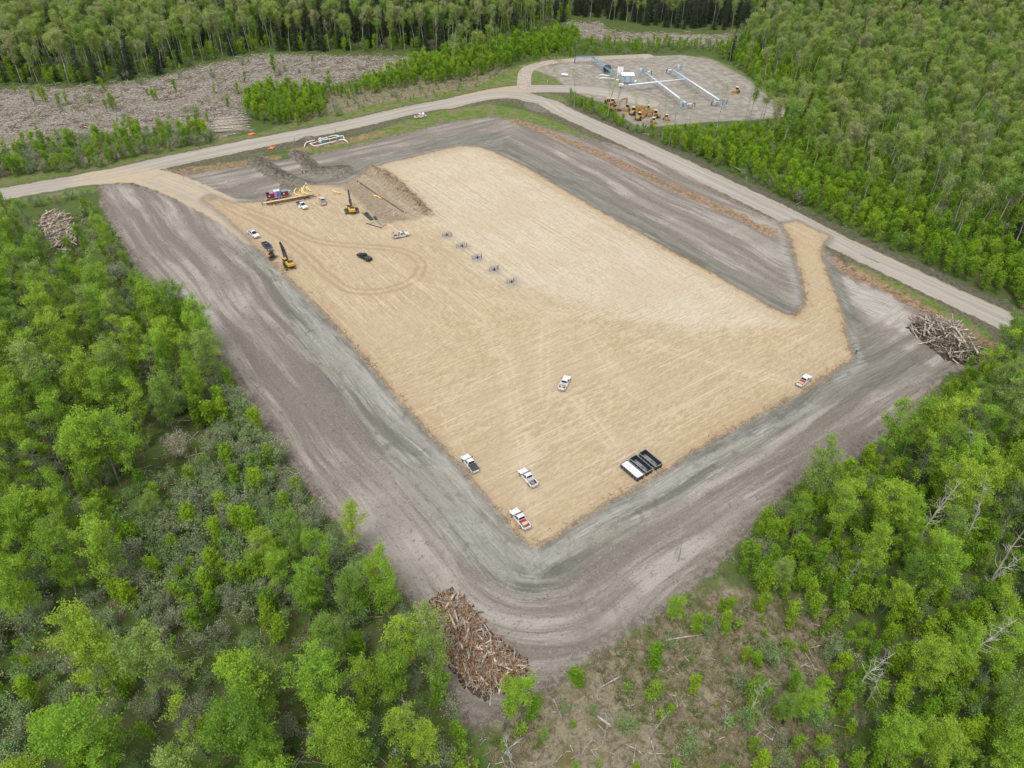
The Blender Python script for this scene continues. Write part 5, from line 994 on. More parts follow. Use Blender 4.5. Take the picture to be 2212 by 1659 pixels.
for x, y, lab in ((1704,785,'orange sack at the end of the grey beam'),(1202,447,'orange sack under the right end of the small bend'),(1662,505,'orange sack under the bend by the dark red pipe'),(985,458,'orange sack behind the dusty silver pickup'),(1790,872,'orange sack behind the tailgate of the muddy pickup'),(618,410,'orange sack on the ground right of the trailer'),(1640,470,'red sack on the dark red pipe')):
    small('sand_bag', *z1(x, y), sack, M_ORNG, lab, 'sack', sc=.9)
small('pallet', *z1(653,420), bx_(((0,0,.1),(2.2,1.4,.15)),((0,0,.3),(1.8,1.0,.25))), M_GALV, 'grey pallet of gear right of the trailer', 'pallet', .2)
small('hose_reel', *z1(845,345), lambda m: (m.cyl((0,0,.45), .5, .25, 'y'), m.cyl((0,0,.45), .15, .6, 'y'), m.box((0,0,.1), (.8,.6,.2))), M_LITE, 'pale round reel above the pipe bends', 'reel')
for x, y, lab in ((1560,768,'clear crate near the thin black pipe'),(565,562,'grey trestle left under the thin brown pipe'),(880,500,'grey trestle right under the thin brown pipe')):
    small('trestle', *z1(x, y), bx_(((0,0,.55),(.9,.12,.1)),((-.35,0,.28),(.08,.5,.55)),((.35,0,.28),(.08,.5,.55))), M_GALV, lab, 'trestle')
# stakes
for (x, y), lab, h in (((1842.9,745.3),'rust red survey stake beside the worker in blue',1.5),((1718.6,683.1),'rust red survey stake at the inner corner of the access road',1.6),(z1(1203,262),'orange stake beside the dirt heap',1.2),((397,388),'orange lath near the left road junction',1.6),((804,281-50),'thin red stake on the verge below the road',1.4)):
    small('survey_stake', x, y, lambda m: (m.box((0,0,h/2), (.09,.09,h)), m.box((.05,0,h-.1), (.12,.04,.16))), M_RUST, lab, 'stake', zo=0)
# ================================================================== PEOPLE
M_COV = mat('navy_coveralls', (.025,.035,.09), .8, noise=.15); M_COVK = mat('dark_clothes', (.03,.03,.035), .8); M_SKIN = mat('skin', (.45,.28,.20), .6, noise=.05); M_HAT = mat('white_hard_hat', (.75,.76,.72), .35, noise=.03); M_HAIR = mat('hair', (.03,.02,.015), .8); M_BOOT = mat('work_boots', (.05,.035,.025), .8); M_VIS = mat('hi_vis_band', (.62,.62,.12), .6)
def person(px, py, face, label, cloth, pose='stand', sc=1.0):
    c = gp(px, py, 0.0); f = at(*face); rz = math.atan2(f[1]-c.y, f[0]-c.x)
    arms = {'stand': [(0,.30,1.08),(.10,.33,.86)], 'work': [(.18,.27,1.16),(.42,.16,1.12)], 'reach': [(.22,.30,1.22),(.50,.24,1.25)]}
    la = arms[pose]; ra = [(x*.7, -y, z-.02) for x, y, z in (arms['stand'] if pose == 'reach' else la)]
    lean = {'stand': 0, 'work': .12, 'reach': .06}[pose]
    V_ = [((0,0,.95),.15),((lean*.4,0,1.15),.14),((lean*.8,0,1.38),.155),((lean,0,1.50),.065),((lean+.01,0,1.56),.062)]; E_ = [(0,1),(1,2),(2,3),(3,4)]
    V_ += [((lean+.01,0,1.66),.098),((lean+.0,0,1.73),.085)]; E_ += [(4,5),(5,6)]
    step = .16 if pose != 'stand' else .07
    for s, st in ((1, step), (-1, -step*.7)):
        b = len(V_); V_ += [((0,s*.10,.90),.105),((st*.5,s*.12,.50),.07),((st,s*.13,.10),.05),((st+.14,s*.14,.05),.045)]; E_ += [(0,b),(b,b+1),(b+1,b+2),(b+2,b+3)]
    ends = []
    for s, ar in ((1, la), (-1, ra)):
        b = len(V_); V_ += [((lean*.9,s*.19,1.42),.068),((ar[0][0]+lean*.6,ar[0][1],ar[0][2]),.048),((ar[1][0]+lean*.6,ar[1][1],ar[1][2]),.032)]; E_ += [(2,b),(b,b+1),(b+1,b+2)]
        p0 = Vector(V_[b+1][0]); p1 = Vector(V_[b+2][0]); d = (p1-p0).normalized(); side = Vector((1,0,0)) if abs(d.x) < .7 else Vector((0,s,0)); side = (side-d*side.dot(d)).normalized()
        pl = p1+d*.07; V_.append((tuple(pl), .035)); E_.append((b+2, b+3)); ends.append(b+2)
        for q, (o_, ln_) in enumerate(((-.033,.06),(-.011,.075),(.011,.07),(.033,.055))):
            k = len(V_); a1 = pl+side*o_+d*.035; a2 = a1+d*ln_*.6; V_ += [(tuple(a1),.0095),(tuple(a2+side.cross(d)*.01),.0085)]; E_ += [(b+3,k),(k,k+1)]
        k = len(V_); V_ += [(tuple(p1+d*.03+side*.05),.011),(tuple(p1+d*.07+side*.07),.0095)]; E_ += [(b+3,k),(k,k+1)]
    me = bpy.data.meshes.new('person'); me.from_pydata([v[0] for v in V_], E_, []); o = bpy.data.objects.new('tmp', me); COL.objects.link(o)
    sk_ = o.modifiers.new('s', 'SKIN'); sl = me.skin_vertices[0].data if me.skin_vertices else None
    if sl is None:
        bm = bmesh.new(); bm.from_mesh(me); bm.verts.layers.skin.verify(); bm.to_mesh(me); bm.free(); sl = me.skin_vertices[0].data
    for i, v in enumerate(V_): sl[i].radius = (v[1], v[1]); sl[i].use_root = (i == 0)
    o.modifiers.new('u', 'SUBSURF').levels = 1; dg = bpy.context.evaluated_depsgraph_get(); dg.update(); m2 = bpy.data.meshes.new_from_object(o.evaluated_get(dg)); bpy.data.objects.remove(o)
    for m_ in (cloth, M_SKIN, M_BOOT): m2.materials.append(m_) if True else None
    hands = [Vector(V_[e][0]) for e in ends]
    for p in m2.polygons:
        q = p.center; p.use_smooth = True
        p.material_index = 1 if q.z > 1.52 or any((q-h_).length < .19 and (q - h_).length > 0 and (q-Vector((0,0,1.2))).length > .2 and min((q-h_).length, 1) < .17 and (q-h_).dot(h_-Vector((0, h_.y*.8, 1.3))) > 0 for h_ in hands) else (2 if q.z < .12 else 0)
    b = bpy.data.objects.new('person', m2); COL.objects.link(b); b.location = c; b.rotation_euler = (0,0,rz); b.scale = (sc,)*3; tag(b, label, 'person')
    hx = lean+.01
    m = MB(); m.ball((hx,0,1.755), .125, 12, 6, (1.1,.95,.75)); m.cyl((hx+.02,0,1.735), .155, .02, n=14); m.build('hard_hat', M_HAT, b)
    m = MB(); m.ball((hx-.02,0,1.66), .10, 10, 6, (.95,.9,.95)); m.build('hair', M_HAIR, b)
    m = MB(); m.ball((hx+.105,0,1.655), .018, 6, 4, (1,.8,1.3)); m.ball((hx+.0,.098,1.66), .022, 6, 4, (.8,.4,1.2)); m.ball((hx+.0,-.098,1.66), .022, 6, 4, (.8,.4,1.2)); m.build('nose_and_ears', M_SKIN, b)
    m = MB(); m.ball((hx+.088,.035,1.68), .012, 6, 4); m.ball((hx+.088,-.035,1.68), .012, 6, 4); m.box((hx+.096,0,1.615), (.01,.045,.01)); m.build('eyes_and_mouth', M_HAIR, b)
    m = MB(); m.tube([(lean*.5,0,1.2),(lean*.5,0,1.25)], .165, 14); m.build('reflective_band', M_VIS, b)
    return b
person(1848.2,765.1, (1830,790), 'person in blue coveralls and pale hard hat standing on grey clay', mat('blue_coveralls', (.02,.06,.22), .8, noise=.15), 'stand')
person(*z5(228,822), z5(420,790), 'person in dark navy clothes at the left end of the long pipes', M_COV, 'reach')
person(*z5(1392,682), z5(1300,600), 'person in black bending over the pipes behind the welding truck', M_COVK, 'work')
person(*z1(806,236), z1(840,236), 'person in black, left one of the pair in the far trench', M_COVK, 'stand'); person(*z1(842,232), z1(800,236), 'person in grey, right one of the pair in the far trench', mat('grey_clothes', (.16,.16,.16), .8), 'work')
# ================================================================== WOOD PILES
M_LOG = mat('bleached_logs', (.60,.52,.41), .9, noise=.35, nscale=1.5, dirt=(.26,.16,.09), dirt_amt=.35); M_LOGB = mat('brown_logs', (.30,.175,.095), .9, noise=.45, nscale=1.5); M_LOGG = mat('grey_logs', (.40,.36,.31), .9, noise=.35, nscale=2); M_SOIL = mat('pile_soil', (.07,.052,.04), 1, noise=.4, nscale=1.2)
def wood_pile(poly, h, n, lens, rad, label, mats, cols, name='log_pile', small_n=600, seed=1):
    r = np.random.default_rng(seed); P = atn(poly); c = P.mean(0); z0 = H(*c); t = empty(name, (c[0], c[1], z0), 0, label, 'wood pile'); Q = P-c
    def hz(p):
        d = -sdf(np.array([p]), Q)[0]; return h*float(np.clip(d/3.2, 0, 1))**.7
    x0, y0 = Q.min(0); x1, y1 = Q.max(0)
    m = MB(); K = 26; vs = []
    for j in range(K+1):
        for i in range(K+1):
            p = (x0-1+(x1-x0+2)*i/K, y0-1+(y1-y0+2)*j/K); d = -sdf(np.array([p]), Q)[0]; vs.append((p[0], p[1], (h*.72*float(np.clip(d/3.2, 0, 1))**.7 + r.uniform(-.1, .25)) if d > -.7 else -.6))
    m.add(vs, [(j*(K+1)+i, j*(K+1)+i+1, (j+1)*(K+1)+i+1, (j+1)*(K+1)+i) for j in range(K) for i in range(K)]); m.build('soil', M_SOIL, t)
    pts = []
    while len(pts) < n+small_n:
        p = (r.uniform(x0, x1), r.uniform(y0, y1))
        if inside(np.array([p]), Q)[0]: pts.append(p)
    ax = math.atan2(y1-y0, x1-x0); sm_ = MB()
    for i, p in enumerate(pts):
        big = i < n; L = r.uniform(*lens)*(1 if big else .42); a = r.uniform(0, PI) if r.random() < .6 else .9+r.normal()*.35; tl = r.normal()*.28; rr_ = rad*r.uniform(.55, 1.4)*(1 if big else .42); z = hz(p)*(.75+.3*r.random())+rr_
        d = np.array([math.cos(a)*math.cos(tl), math.sin(a)*math.cos(tl), math.sin(tl)])*L/2; bq = r.normal(size=3)*L*.03; A_ = np.array([p[0], p[1], z])
        pts3 = [tuple(A_-d), tuple(A_+bq), tuple(A_+d)]
        pts3 = [(x, y, max(q, rr_*.4)) for x, y, q in pts3]
        if big: m = MB(); m.tube(pts3, [rr_*1.1, rr_, rr_*.75], 7); m.build('log', mats[r.choice(len(mats), p=cols)], t)
        else: sm_.cur = int(r.choice(len(mats), p=cols)); sm_.tube(pts3, [rr_, rr_*.9, rr_*.5], 4)
    so = sm_.build('broken_branches', mats, t); so['kind'] = 'stuff'; return t
LM = [M_LOG, M_LOGB, M_LOGG]
wood_pile([(930,1295),(975,1272),(1010,1300),(1060,1372),(1130,1422),(1142,1452),(1105,1482),(1050,1502),(1000,1475),(955,1390)], 2.4, 100, (1.8, 4.0), .12, 'largest heap of torn orange brown wood at the bottom tip of the site', LM, [.27,.55,.18], small_n=2400, seed=5)
wood_pile([(1962,706),(1990,692),(2060,702),(2120,770),(2100,788),(2045,772)], 3.2, 100, (3.0, 7.5), .15, 'heap of long dark logs beside the gravel road at the right', [M_LOG, M_LOGG, mat('dark_logs', (.20,.165,.125), .9, noise=.5)], [.3,.3,.4], small_n=800, seed=6)
wood_pile([(85,478),(108,462),(140,462),(160,495),(165,520),(150,548),(118,540)], 2.8, 100, (2.2, 5.0), .15, 'heap of bleached pale logs among trees at the upper left', [M_LOG, M_LOGG, M_LOGB], [.62,.26,.12], small_n=650, seed=7)
for i, (x, y, s) in enumerate(((50,253,5),(343,247,5.2),(182,272,4.2),(385,205,5.0),(795,126,4.2),(690,142,4),(455,235,3.5),(1290,50,5))):
    c = at(x, y); r = np.random.default_rng(40+i); m = MB()
    for k in range(46):
        a = r.uniform(0, PI); q = r.normal(size=2)*s*.3; L = s*r.uniform(.3, .8); z = max(.2, 1.5-np.hypot(*q)*.75)*r.uniform(.5, 1.1); dz = r.normal()*.25; m.cur = int(r.random() < .35); m.tube([(q[0]-math.cos(a)*L/2, q[1]-math.sin(a)*L/2, max(.1, z-dz)), (q[0]+math.cos(a)*L/2, q[1]+math.sin(a)*L/2, max(.1, z+dz))], .1*r.uniform(.6, 1.6), 5)
    o = m.build('brush_pile', [M_LOGG, M_LOGB]); o.location = (c[0], c[1], H(*c)); tag(o, 'grey slash heap on logged ground, ' + ('nearest the left edge of the photo','with the dark hollow, mid left','half hidden in bushes, second from left','dark flat one behind the two larger heaps','with a white butt end near the middle trees','low one just left of the middle trees','beside the bleached log deck','on the far cutblock behind the well site')[i], 'brush pile', 'slash heaps on the logged ground')
t = empty('log_deck', (*at(500, 268), H(*at(500, 268))), 0, 'flat deck of bleached logs laid side by side beside the thicket', 'log deck'); r = np.random.default_rng(3); q0 = at(500, 268)
for k in range(26):
    a = at(458+r.uniform(-8, 10), 258+k*1.15+r.uniform(-1,1)); b = at(538+r.uniform(-14, 12), 250+k*1.3+r.uniform(-1.5,1.5)); m = MB(); z = .2+r.uniform(0, .35); m.tube([(a[0]-q0[0], a[1]-q0[1], z), (b[0]-q0[0], b[1]-q0[1], z+r.uniform(-.05,.1))], [.2*r.uniform(.7,1.2), .12], 7); m.build('log', M_LOGG if r.random() < .7 else M_LOG, t)
for i, (p, q, rr_) in enumerate((((1845,437),(1815,443),.22),((1753,425),(1722,437),.2),((1610,372),(1575,352),.18),((1900,585-20),(1860,548),.15),((1320,1565),(1285,1540),.2),((1440,1380),(1520,1368),.14),((990,1572-40),(950,1560-60),.15),((2030,880),(2085,905),.2),((1345,1455),(1300,1480),.12),((1130,1590),(1100,1612),.14))):
    a = at(*p, .3); b = at(*q, .3); m = MB(); m.tube([(0,0,.3), ((b[0]-a[0])*.5, (b[1]-a[1])*.5, .42), (b[0]-a[0], b[1]-a[1], .3)], [rr_, rr_*.8, rr_*.4], 7); m.tube([((b[0]-a[0])*.5, (b[1]-a[1])*.5, .42), ((b[0]-a[0])*.6+.6, (b[1]-a[1])*.6-.5, .8)], [.05,.02], 4); o = m.build('fallen_log', B_DEAD); o.location = (a[0], a[1], H(*a)); tag(o, 'bleached fallen trunk ' + ('at the forest edge above the access road','short one at the forest edge left of the longer','lying at the edge below the tall aspens','against the trees right of the access road','with upturned root at the bottom clearing','thin one across the straw coloured clearing','beside the bottom wood heap','in the woods below the right heap','near the edge of the clearing','low at the bottom of the photo')[i], 'fallen tree')
# orange snow fence heaps
for i, (x, y) in enumerate(((544,291),(346,318-33),(587,321),(1013/1.646*.5486+60,0))[:3]):
    c = gp(x, y, 0); m = MB(); r = np.random.default_rng(i); K = 7; vs = [(1.5*(a/K-.5)*1.6, 1.1*(b/K-.5)*1.4, .1+.55*math.exp(-((a/K-.5)**2+(b/K-.5)**2)*9)+r.uniform(0,.28)) for b in range(K+1) for a in range(K+1)]
    m.add(vs, [(b*(K+1)+a, b*(K+1)+a+1, (b+1)*(K+1)+a+1, (b+1)*(K+1)+a) for b in range(K) for a in range(K)]); o = m.build('snow_fence_roll', M_ORNG); so = o.modifiers.new('t', 'SOLIDIFY'); so.thickness = .05; o.location = c; o.rotation_euler = (0,0,.4*i); tag(o, ('crumpled orange plastic fencing beside the log deck','small orange plastic fencing left of the log deck','orange and white plastic fencing above the dug bank')[i], 'plastic fence')
# ================================================================== PIPE STATION BY THE ROAD
def zr(x, y): return (630.9+x*.062, 268.8+y*.062)
st0 = gp(*zr(1000, 560), .8); rs_ = empty('pipe_manifold', st0, 0, 'looping white pipes on blue supports behind a red railing', 'pipework')
def rel(p, zo): q = at(*p, zo); return (q[0]-st0.x, q[1]-st0.y, zo)
def loop(name, pts, r, m_, par, zo=.7, it=2, ends=None):
    L = [np.array(rel(zr(*p), zo)) for p in pts]
    if ends: L = [np.array((L[0][0], L[0][1], .0))] + L if ends & 1 else L; L = L + [np.array((L[-1][0]+.4, L[-1][1]-.2, .0))] if ends & 2 else L
    m = MB(); m.tube([tuple(p) for p in smooth(L, it)], r, 10); return m.build(name, m_, par)
loop('riser_loop', [(430,680),(490,590),(560,560),(790,515)], .14, M_PIPEW, rs_, ends=1); loop('header_pipe', [(600,632),(880,575),(1040,530)], .14, M_PIPEW, rs_); loop('riser_loop', [(640,640),(750,715),(830,712),(1530,540)], .14, M_PIPEW, rs_)
loop('riser_loop', [(1620,510),(1700,485),(1800,490),(1895,545)], .14, M_PIPEW, rs_, ends=2); loop('header_pipe', [(1060,475),(1110,515),(1640,385)], .14, M_PIPEW, rs_); loop('riser_loop', [(1270,395),(1480,345),(1560,345),(1650,385),(1760,352),(1800,400),(1798,450)], .14, M_PIPEW, rs_, ends=2); loop('header_pipe', [(900,487),(1160,432),(1240,410)], .17, M_PIPEW, rs_)
for x, y in ((700,650),(860,720),(1060,510),(1250,640),(1540,540),(1580,520),(1300,480),(1540,440),(1700,400),(960,560),(1150,450)):
    q = rel(zr(x, y), .75); m = MB(); m.box((q[0], q[1], .3), (.3,.3,.6)); m.build('support', M_BLUEST, rs_)
for x, y in ((1220,410),(1000,560),(850,535)):
    q = rel(zr(x, y), 1.2); m = MB(); m.cyl((q[0], q[1], .8), .3, .5, 'x'); m.cyl((q[0], q[1], 1.15), .08, .4); m.build('valve', M_BLUEST if x != 850 else M_ORNG, rs_)
q = rel(zr(965, 440), 1.6); m = MB(); m.box((q[0], q[1], 1.1), (.7,.7,1.1)); m.box((q[0], q[1], .4), (.2,.2,.8)); m.build('instrument_cabinet', M_WHITE, rs_)
fr = empty('pipe_railing', gp(*zr(1000,400), 1.0), 0, 'low red pipe railing along the back of the white pipe loops', 'railing'); FB = fr.location
for (a, b) in (((335,545),(940,440)),((1045,395),(1650,262))):
    A_ = at(*zr(*a), 1.0); B_ = at(*zr(*b), 1.0); m = MB(); m.tube([(A_[0]-FB.x, A_[1]-FB.y, 1.0), (B_[0]-FB.x, B_[1]-FB.y, 1.0)], .05, 6); m.build('rail', M_RUST, fr)
    for k in range(3): p = A_+(B_-A_)*k/2; m = MB(); m.cyl((p[0]-FB.x, p[1]-FB.y, .5), .06, 1.0, n=8); m.build('post', M_RUST, fr)
for (x, y), lab in (((265,560),'red bollard left of the dirt heap by the road'),((90,560),'thin red bollard farthest left by the pipe loops'),((1520,265),'red bollard behind the right end of the railing')): small('bollard', *zr(x, y), lambda m: m.cyl((0,0,.75), .08, 1.5, n=8), M_RUST, lab, 'bollard', zo=0)
small('culvert_end', *zr(135,580), lambda m: m.cyl((0,0,.35), .35, 1.2, 'x'), M_GREY, 'short grey culvert pipe beside the road at the pipe loops', 'culvert')
# ================================================================== WELL SITE BEYOND THE ROAD
def zw(x, y): return (1294.7+x*.124, 131.7+y*.124)
def zq(x, y): return (1206.9+x*.2232, 82.3+y*.2232)
def run(name, a, b, za, label, trays=True, sp=3.4, w_=1.0, pm=M_PIPEW, group='pipe racks on the well site'):
    A_ = at(*a, za); B_ = at(*b, za); d = B_-A_; L = np.linalg.norm(d); rz = math.atan2(d[1], d[0]); t = empty(name, (A_[0], A_[1], 0), rz, label, 'pipe rack', group)
    for k, y in enumerate((-.22, .25)): m = MB(); m.tube([(0, y, za), (L, y, za)], .17 if k == 0 else .12, 8); m.build('insulated_pipe', pm, t)
    if trays: m = MB(); m.box((L/2, .75, za+.15), (L, .22, .05)); m.box((L/2, .75, za+.75), (L, .03, .03)); m.build('cable_tray', M_BLUEST, t)
    n = int(L/sp)
    for k in range(n+1):
        x = L*k/max(1, n); m = MB(); m.cyl((x, -.45, za/2), .06, za, n=6); m.cyl((x, .8, za/2), .06, za, n=6); m.box((x, .2, za-.22), (.1, 1.5, .1)); m.build('support', M_BLUEST, t)
    return t
run('pipe_rack', zw(510,415), zw(1500,312), 2.6, 'main white pipe rack running right from the white shed'); run('pipe_rack', zw(810,202), zw(1500,722), 2.6, 'long white pipe rack crossing the main one near its middle'); run('pipe_rack', zw(1290,155), zw(2085,672), 2.6, 'long white pipe rack at the right end of the main one')
for a, b, lab in (((160,190),(330,182),'blue cable rack along the back edge of the well site'),((330,182),(440,275),'blue cable rack from the back corner to the black tank'),((440,275),(540,345),'blue cable rack between black tank and shed')):
    run('cable_rack', zq(*a), zq(*b), 2.4, lab, True, 3.5, .6, M_BLUEST, 'blue cable racks')
def well_obj(name, p, label, cat, zo=0): c = gp(*p, zo); return empty(name, c, 0, label, cat), c
# shed
a = at(*zw(400,385)); b = at(*zw(575,385)); rzs = math.atan2(b[1]-a[1], b[0]-a[0]); c0 = (a+b)/2; W_ = np.linalg.norm(b-a)
sh = empty('equipment_shed', (c0[0], c0[1], 0), rzs, 'white metal shed with ridged roof beside the stacks', 'shed'); W2 = 3.8
m = MB(); m.box((0, 1.9, 1.75), (5.4, W2, 2.7)); m.build('wall', M_GALV, sh)
m = MB(); m.add([(-2.85,-.2,3.1),(2.85,-.2,3.1),(2.85,1.9,3.9),(-2.85,1.9,3.9),(2.85,4.0,3.1),(-2.85,4.0,3.1)], [(0,1,2,3),(3,2,4,5),(0,3,5),(1,4,2),(0,5,4,1)]); m.build('roof', M_PIPEW, sh)
for x in (-1.4, 1.3): m = MB(); m.box((x, -.03, 1.45), (.9, .05, 2.0)); m.build('door', M_BLUEST, sh)
m = MB(); m.box((0,1.9,.2), (5.8,4.2,.35)); m.build('skid', M_GREY, sh)
for i, x in enumerate((300,325,350,378)):
    c = gp(*zw(x+8, 345), 0); m = MB(); m.cyl((0,0,2.9), .19, 5.8, n=12); m.cyl((0,0,.3), .45, .6, n=12); o = m.build('exhaust_stack', M_PIPEW); o.location = c; tag(o, 'white vertical stack behind the shed, ' + ('leftmost of four','second from left','third from left','rightmost of four')[i], 'stack', 'white stacks behind the shed')
def tank_h(p, r, L, m_, label, rz, name='tank', zo=1.2):
    t, c = well_obj(name, p, label, 'tank', zo); t.rotation_euler = (0,0,rz); m = MB(); m.capsule((-L/2,0,r+.4), (L/2,0,r+.4), r, 16); m.build('shell', m_, t)
    for s in (-1, 1): m = MB(); m.box((s*L*.3, 0, .25), (.2, r*1.5, .6)); m.build('saddle', M_GREY, t)
    m = MB(); m.cyl((0,0,2*r+.5), .15, .3, n=8); m.build('hatch', M_GREY, t); return t
tank_h(zw(380,432), .85, 1.1, M_PIPEW, 'white pressure tank in front of the shed', rzs); tank_h(zw(135,155), 1.5, 2.0, M_DARKM, 'round black tank left of the shed', rzs+.9, zo=1.6); tank_h(zw(628,365), .5, 1.2, M_PIPEW, 'small white vessel right of the shed', rzs+1.2, zo=.8)
tank_h((1220,161.5), .6, 3.0, M_PIPEW, 'white propane tank alone at the left of the well site', -math.radians(50), 'propane_tank', .9)
def separator(p, label, flip=1, rz=0.):
    t, c = well_obj('separator', p, label, 'separator', .6); t.rotation_euler = (0,0,rz); t['group'] = 'separator skids at the ends of the pipe racks'
    m = MB(); m.box((0,0,.2), (3.0,2.2,.35)); m.build('skid', M_GALV, t); m = MB(); m.capsule((-.5,0,.8), (-.5,0,2.9), .72, 14); m.build('vessel', M_GALV, t)
    m = MB(); m.tube([(.2,0,1.9),(1.4,.2,1.9),(1.5,.3,.4)], .12, 8); m.tube([(-.5,0,3.4),(.9,-.5,3.4),(.9,-.5,.5)], .07, 6); m.build('piping', M_BLUEST, t)
    m = MB()
    for s in (-1, 1):
        for x in (-1.4, 0, 1.4): m.cyl((x, s*1.05, 1.0), .035, 1.5, n=6)
        m.box((0, s*1.05, 1.75), (2.9,.05,.05))
    m.build('railing', M_BLUEST, t); return t
separator(zw(725,235), 'separator at the upper left end of the crossing pipe rack'); separator(zw(1385,175), 'separator at the upper end of the right pipe rack'); separator(zw(1425,815), 'separator at the lower end of the crossing pipe rack'); separator(zw(2180,765), 'separator at the lower end of the right pipe rack')
def riser(p, q, label):
    a = gp(*p); b = at(*q, 1.6); m = MB(); d = (b[0]-a.x, b[1]-a.y); m.tube([(0,0,0),(0,0,1.3),(d[0]*.15,d[1]*.15,1.7),(d[0],d[1],1.7)], .14, 8); t = m.build('flow_riser', M_DARKM); t.location = a; tag(t, label, 'pipe riser', 'wellhead risers on the well site')
    m = MB(); m.tube([(d[0]*.3,d[1]*.3,1.7),(d[0],d[1],1.7)], .2, 8); m.build('insulation', M_PIPEW, t); m = MB(); m.box((d[0]*.6,d[1]*.6,.9), (1.6,1.2,1.2)); m.build('choke_cage', M_GALV, t)
riser(zw(905,240), zw(840,185), 'dark riser beside the upper left separator'); riser(zw(1163,212), zw(1260,150), 'dark riser left of the upper separator'); riser(zw(1660,800), zw(1530,745), 'dark riser right of the lower middle separator'); riser(zw(1948,775), zw(2080,690), 'dark riser left of the lower right separator')
for i, (a, b) in enumerate(((zw(-5,325), zw(270,290)), (zw(-5,270), zw(200,245)))):
    A_ = gp(*a); B_ = at(*b, 1.0); m = MB(); d = (B_[0]-A_.x, B_[1]-A_.y); m.tube([(0,0,0),(d[0]*.08,d[1]*.08,.8),(d[0]*.2,d[1]*.2,1.0),(d[0],d[1],1.0)], .2, 8); o = m.build('ground_pipe', M_PIPEW); o.location = A_; tag(o, ('lower white pipe curving out of the ground left of the shed','upper white pipe curving out of the ground left of the shed')[i], 'pipe')
t, c = well_obj('light_pole', (1241,137), 'tall black lamp pole at the left of the well site', 'pole'); m = MB(); m.tube([(0,0,0),(0,0,9.6)], [.14,.09], 8); m.build('pole', M_TRIM, t); m = MB(); m.box((.3,0,9.5), (.8,.3,.15)); m.build('lamp_head', M_GREY, t)
for p, lab, k in (((1256,136),'white notice board on posts near the lamp pole',1.),(zr(0,0),'',0),((1183,175),'small white sign in the green verge by the timber mats',.8),((1287,166),'white panel lying left of the stacks',.8)):
    if k: small('sign_board', *p, lambda m: (m.box((0,0,1.1), (.06,1.1,.8)), m.box((0,.4,.4), (.07,.07,.8)), m.box((0,-.4,.4), (.07,.07,.8))), M_WHITE, lab, 'sign', -.9, zo=.8, sc=k)
# machines parked in two rows
def cab(m, x, z, w_=1.1, h=1.3): m.box((x, 0, z+h/2), (w_, 1.3, h), taper=.9)
def scraper(p, face, label):
    c = gp(*p, 1.2); f = at(*face, 1.2); t = empty('motor_scraper', c, math.atan2(f[1]-c.y, f[0]-c.x), label, 'scraper', 'yellow scrapers parked on the well site')
    m = MB(); m.prism([(1.0,1.0),(1.0,2.3),(3.9,2.1),(4.3,1.7),(4.3,1.0)], -.85, .85); bevel(m.build('tractor', M_CATY, t), .06)
    m = MB(); cab(m, 1.4, 2.25); m.build('cab', M_GLASS, t); m = MB(); m.box((1.4,0,3.6), (1.5,1.5,.12)); m.build('cab_roof', mat('faded_roof', (.72,.60,.40), .6), t)
    m = MB()
    for s in (-1, 1): m.prism([(-4.3,.5),(-4.6,2.2),(-1.6,2.5),(-.6,1.2),(-.6,.5)], s*1.45-.06, s*1.45+.06)
    m.box((-2.5,0,.55), (3.7,2.8,.15)); m.box((-4.35,0,1.3), (.12,2.8,1.6)); m.build('bowl', M_CATY, t)
    m = MB(); m.tube([(1.0,0,2.0),(.2,0,2.8),(-.6,0,2.6)], .28, 8); m.box((-.6,0,2.4), (.35,3.0,.4)); m.box((-.7,1.42,1.7), (.3,.14,1.4)); m.box((-.7,-1.42,1.7), (.3,.14,1.4)); m.build('gooseneck', M_CATY, t)
    m = MB(); m.prism([(-6.3,1.1),(-6.3,1.9),(-4.7,2.2),(-4.7,1.0)], -.8, .8); m.build('rear_frame', M_CATY, t)
    for s in (-1, 1): add_wheel(t, (2.4, s*1.25, .95), .95, .7, M_CATY); add_wheel(t, (-5.1, s*1.25, .9), .9, .7, M_CATY)
    return t
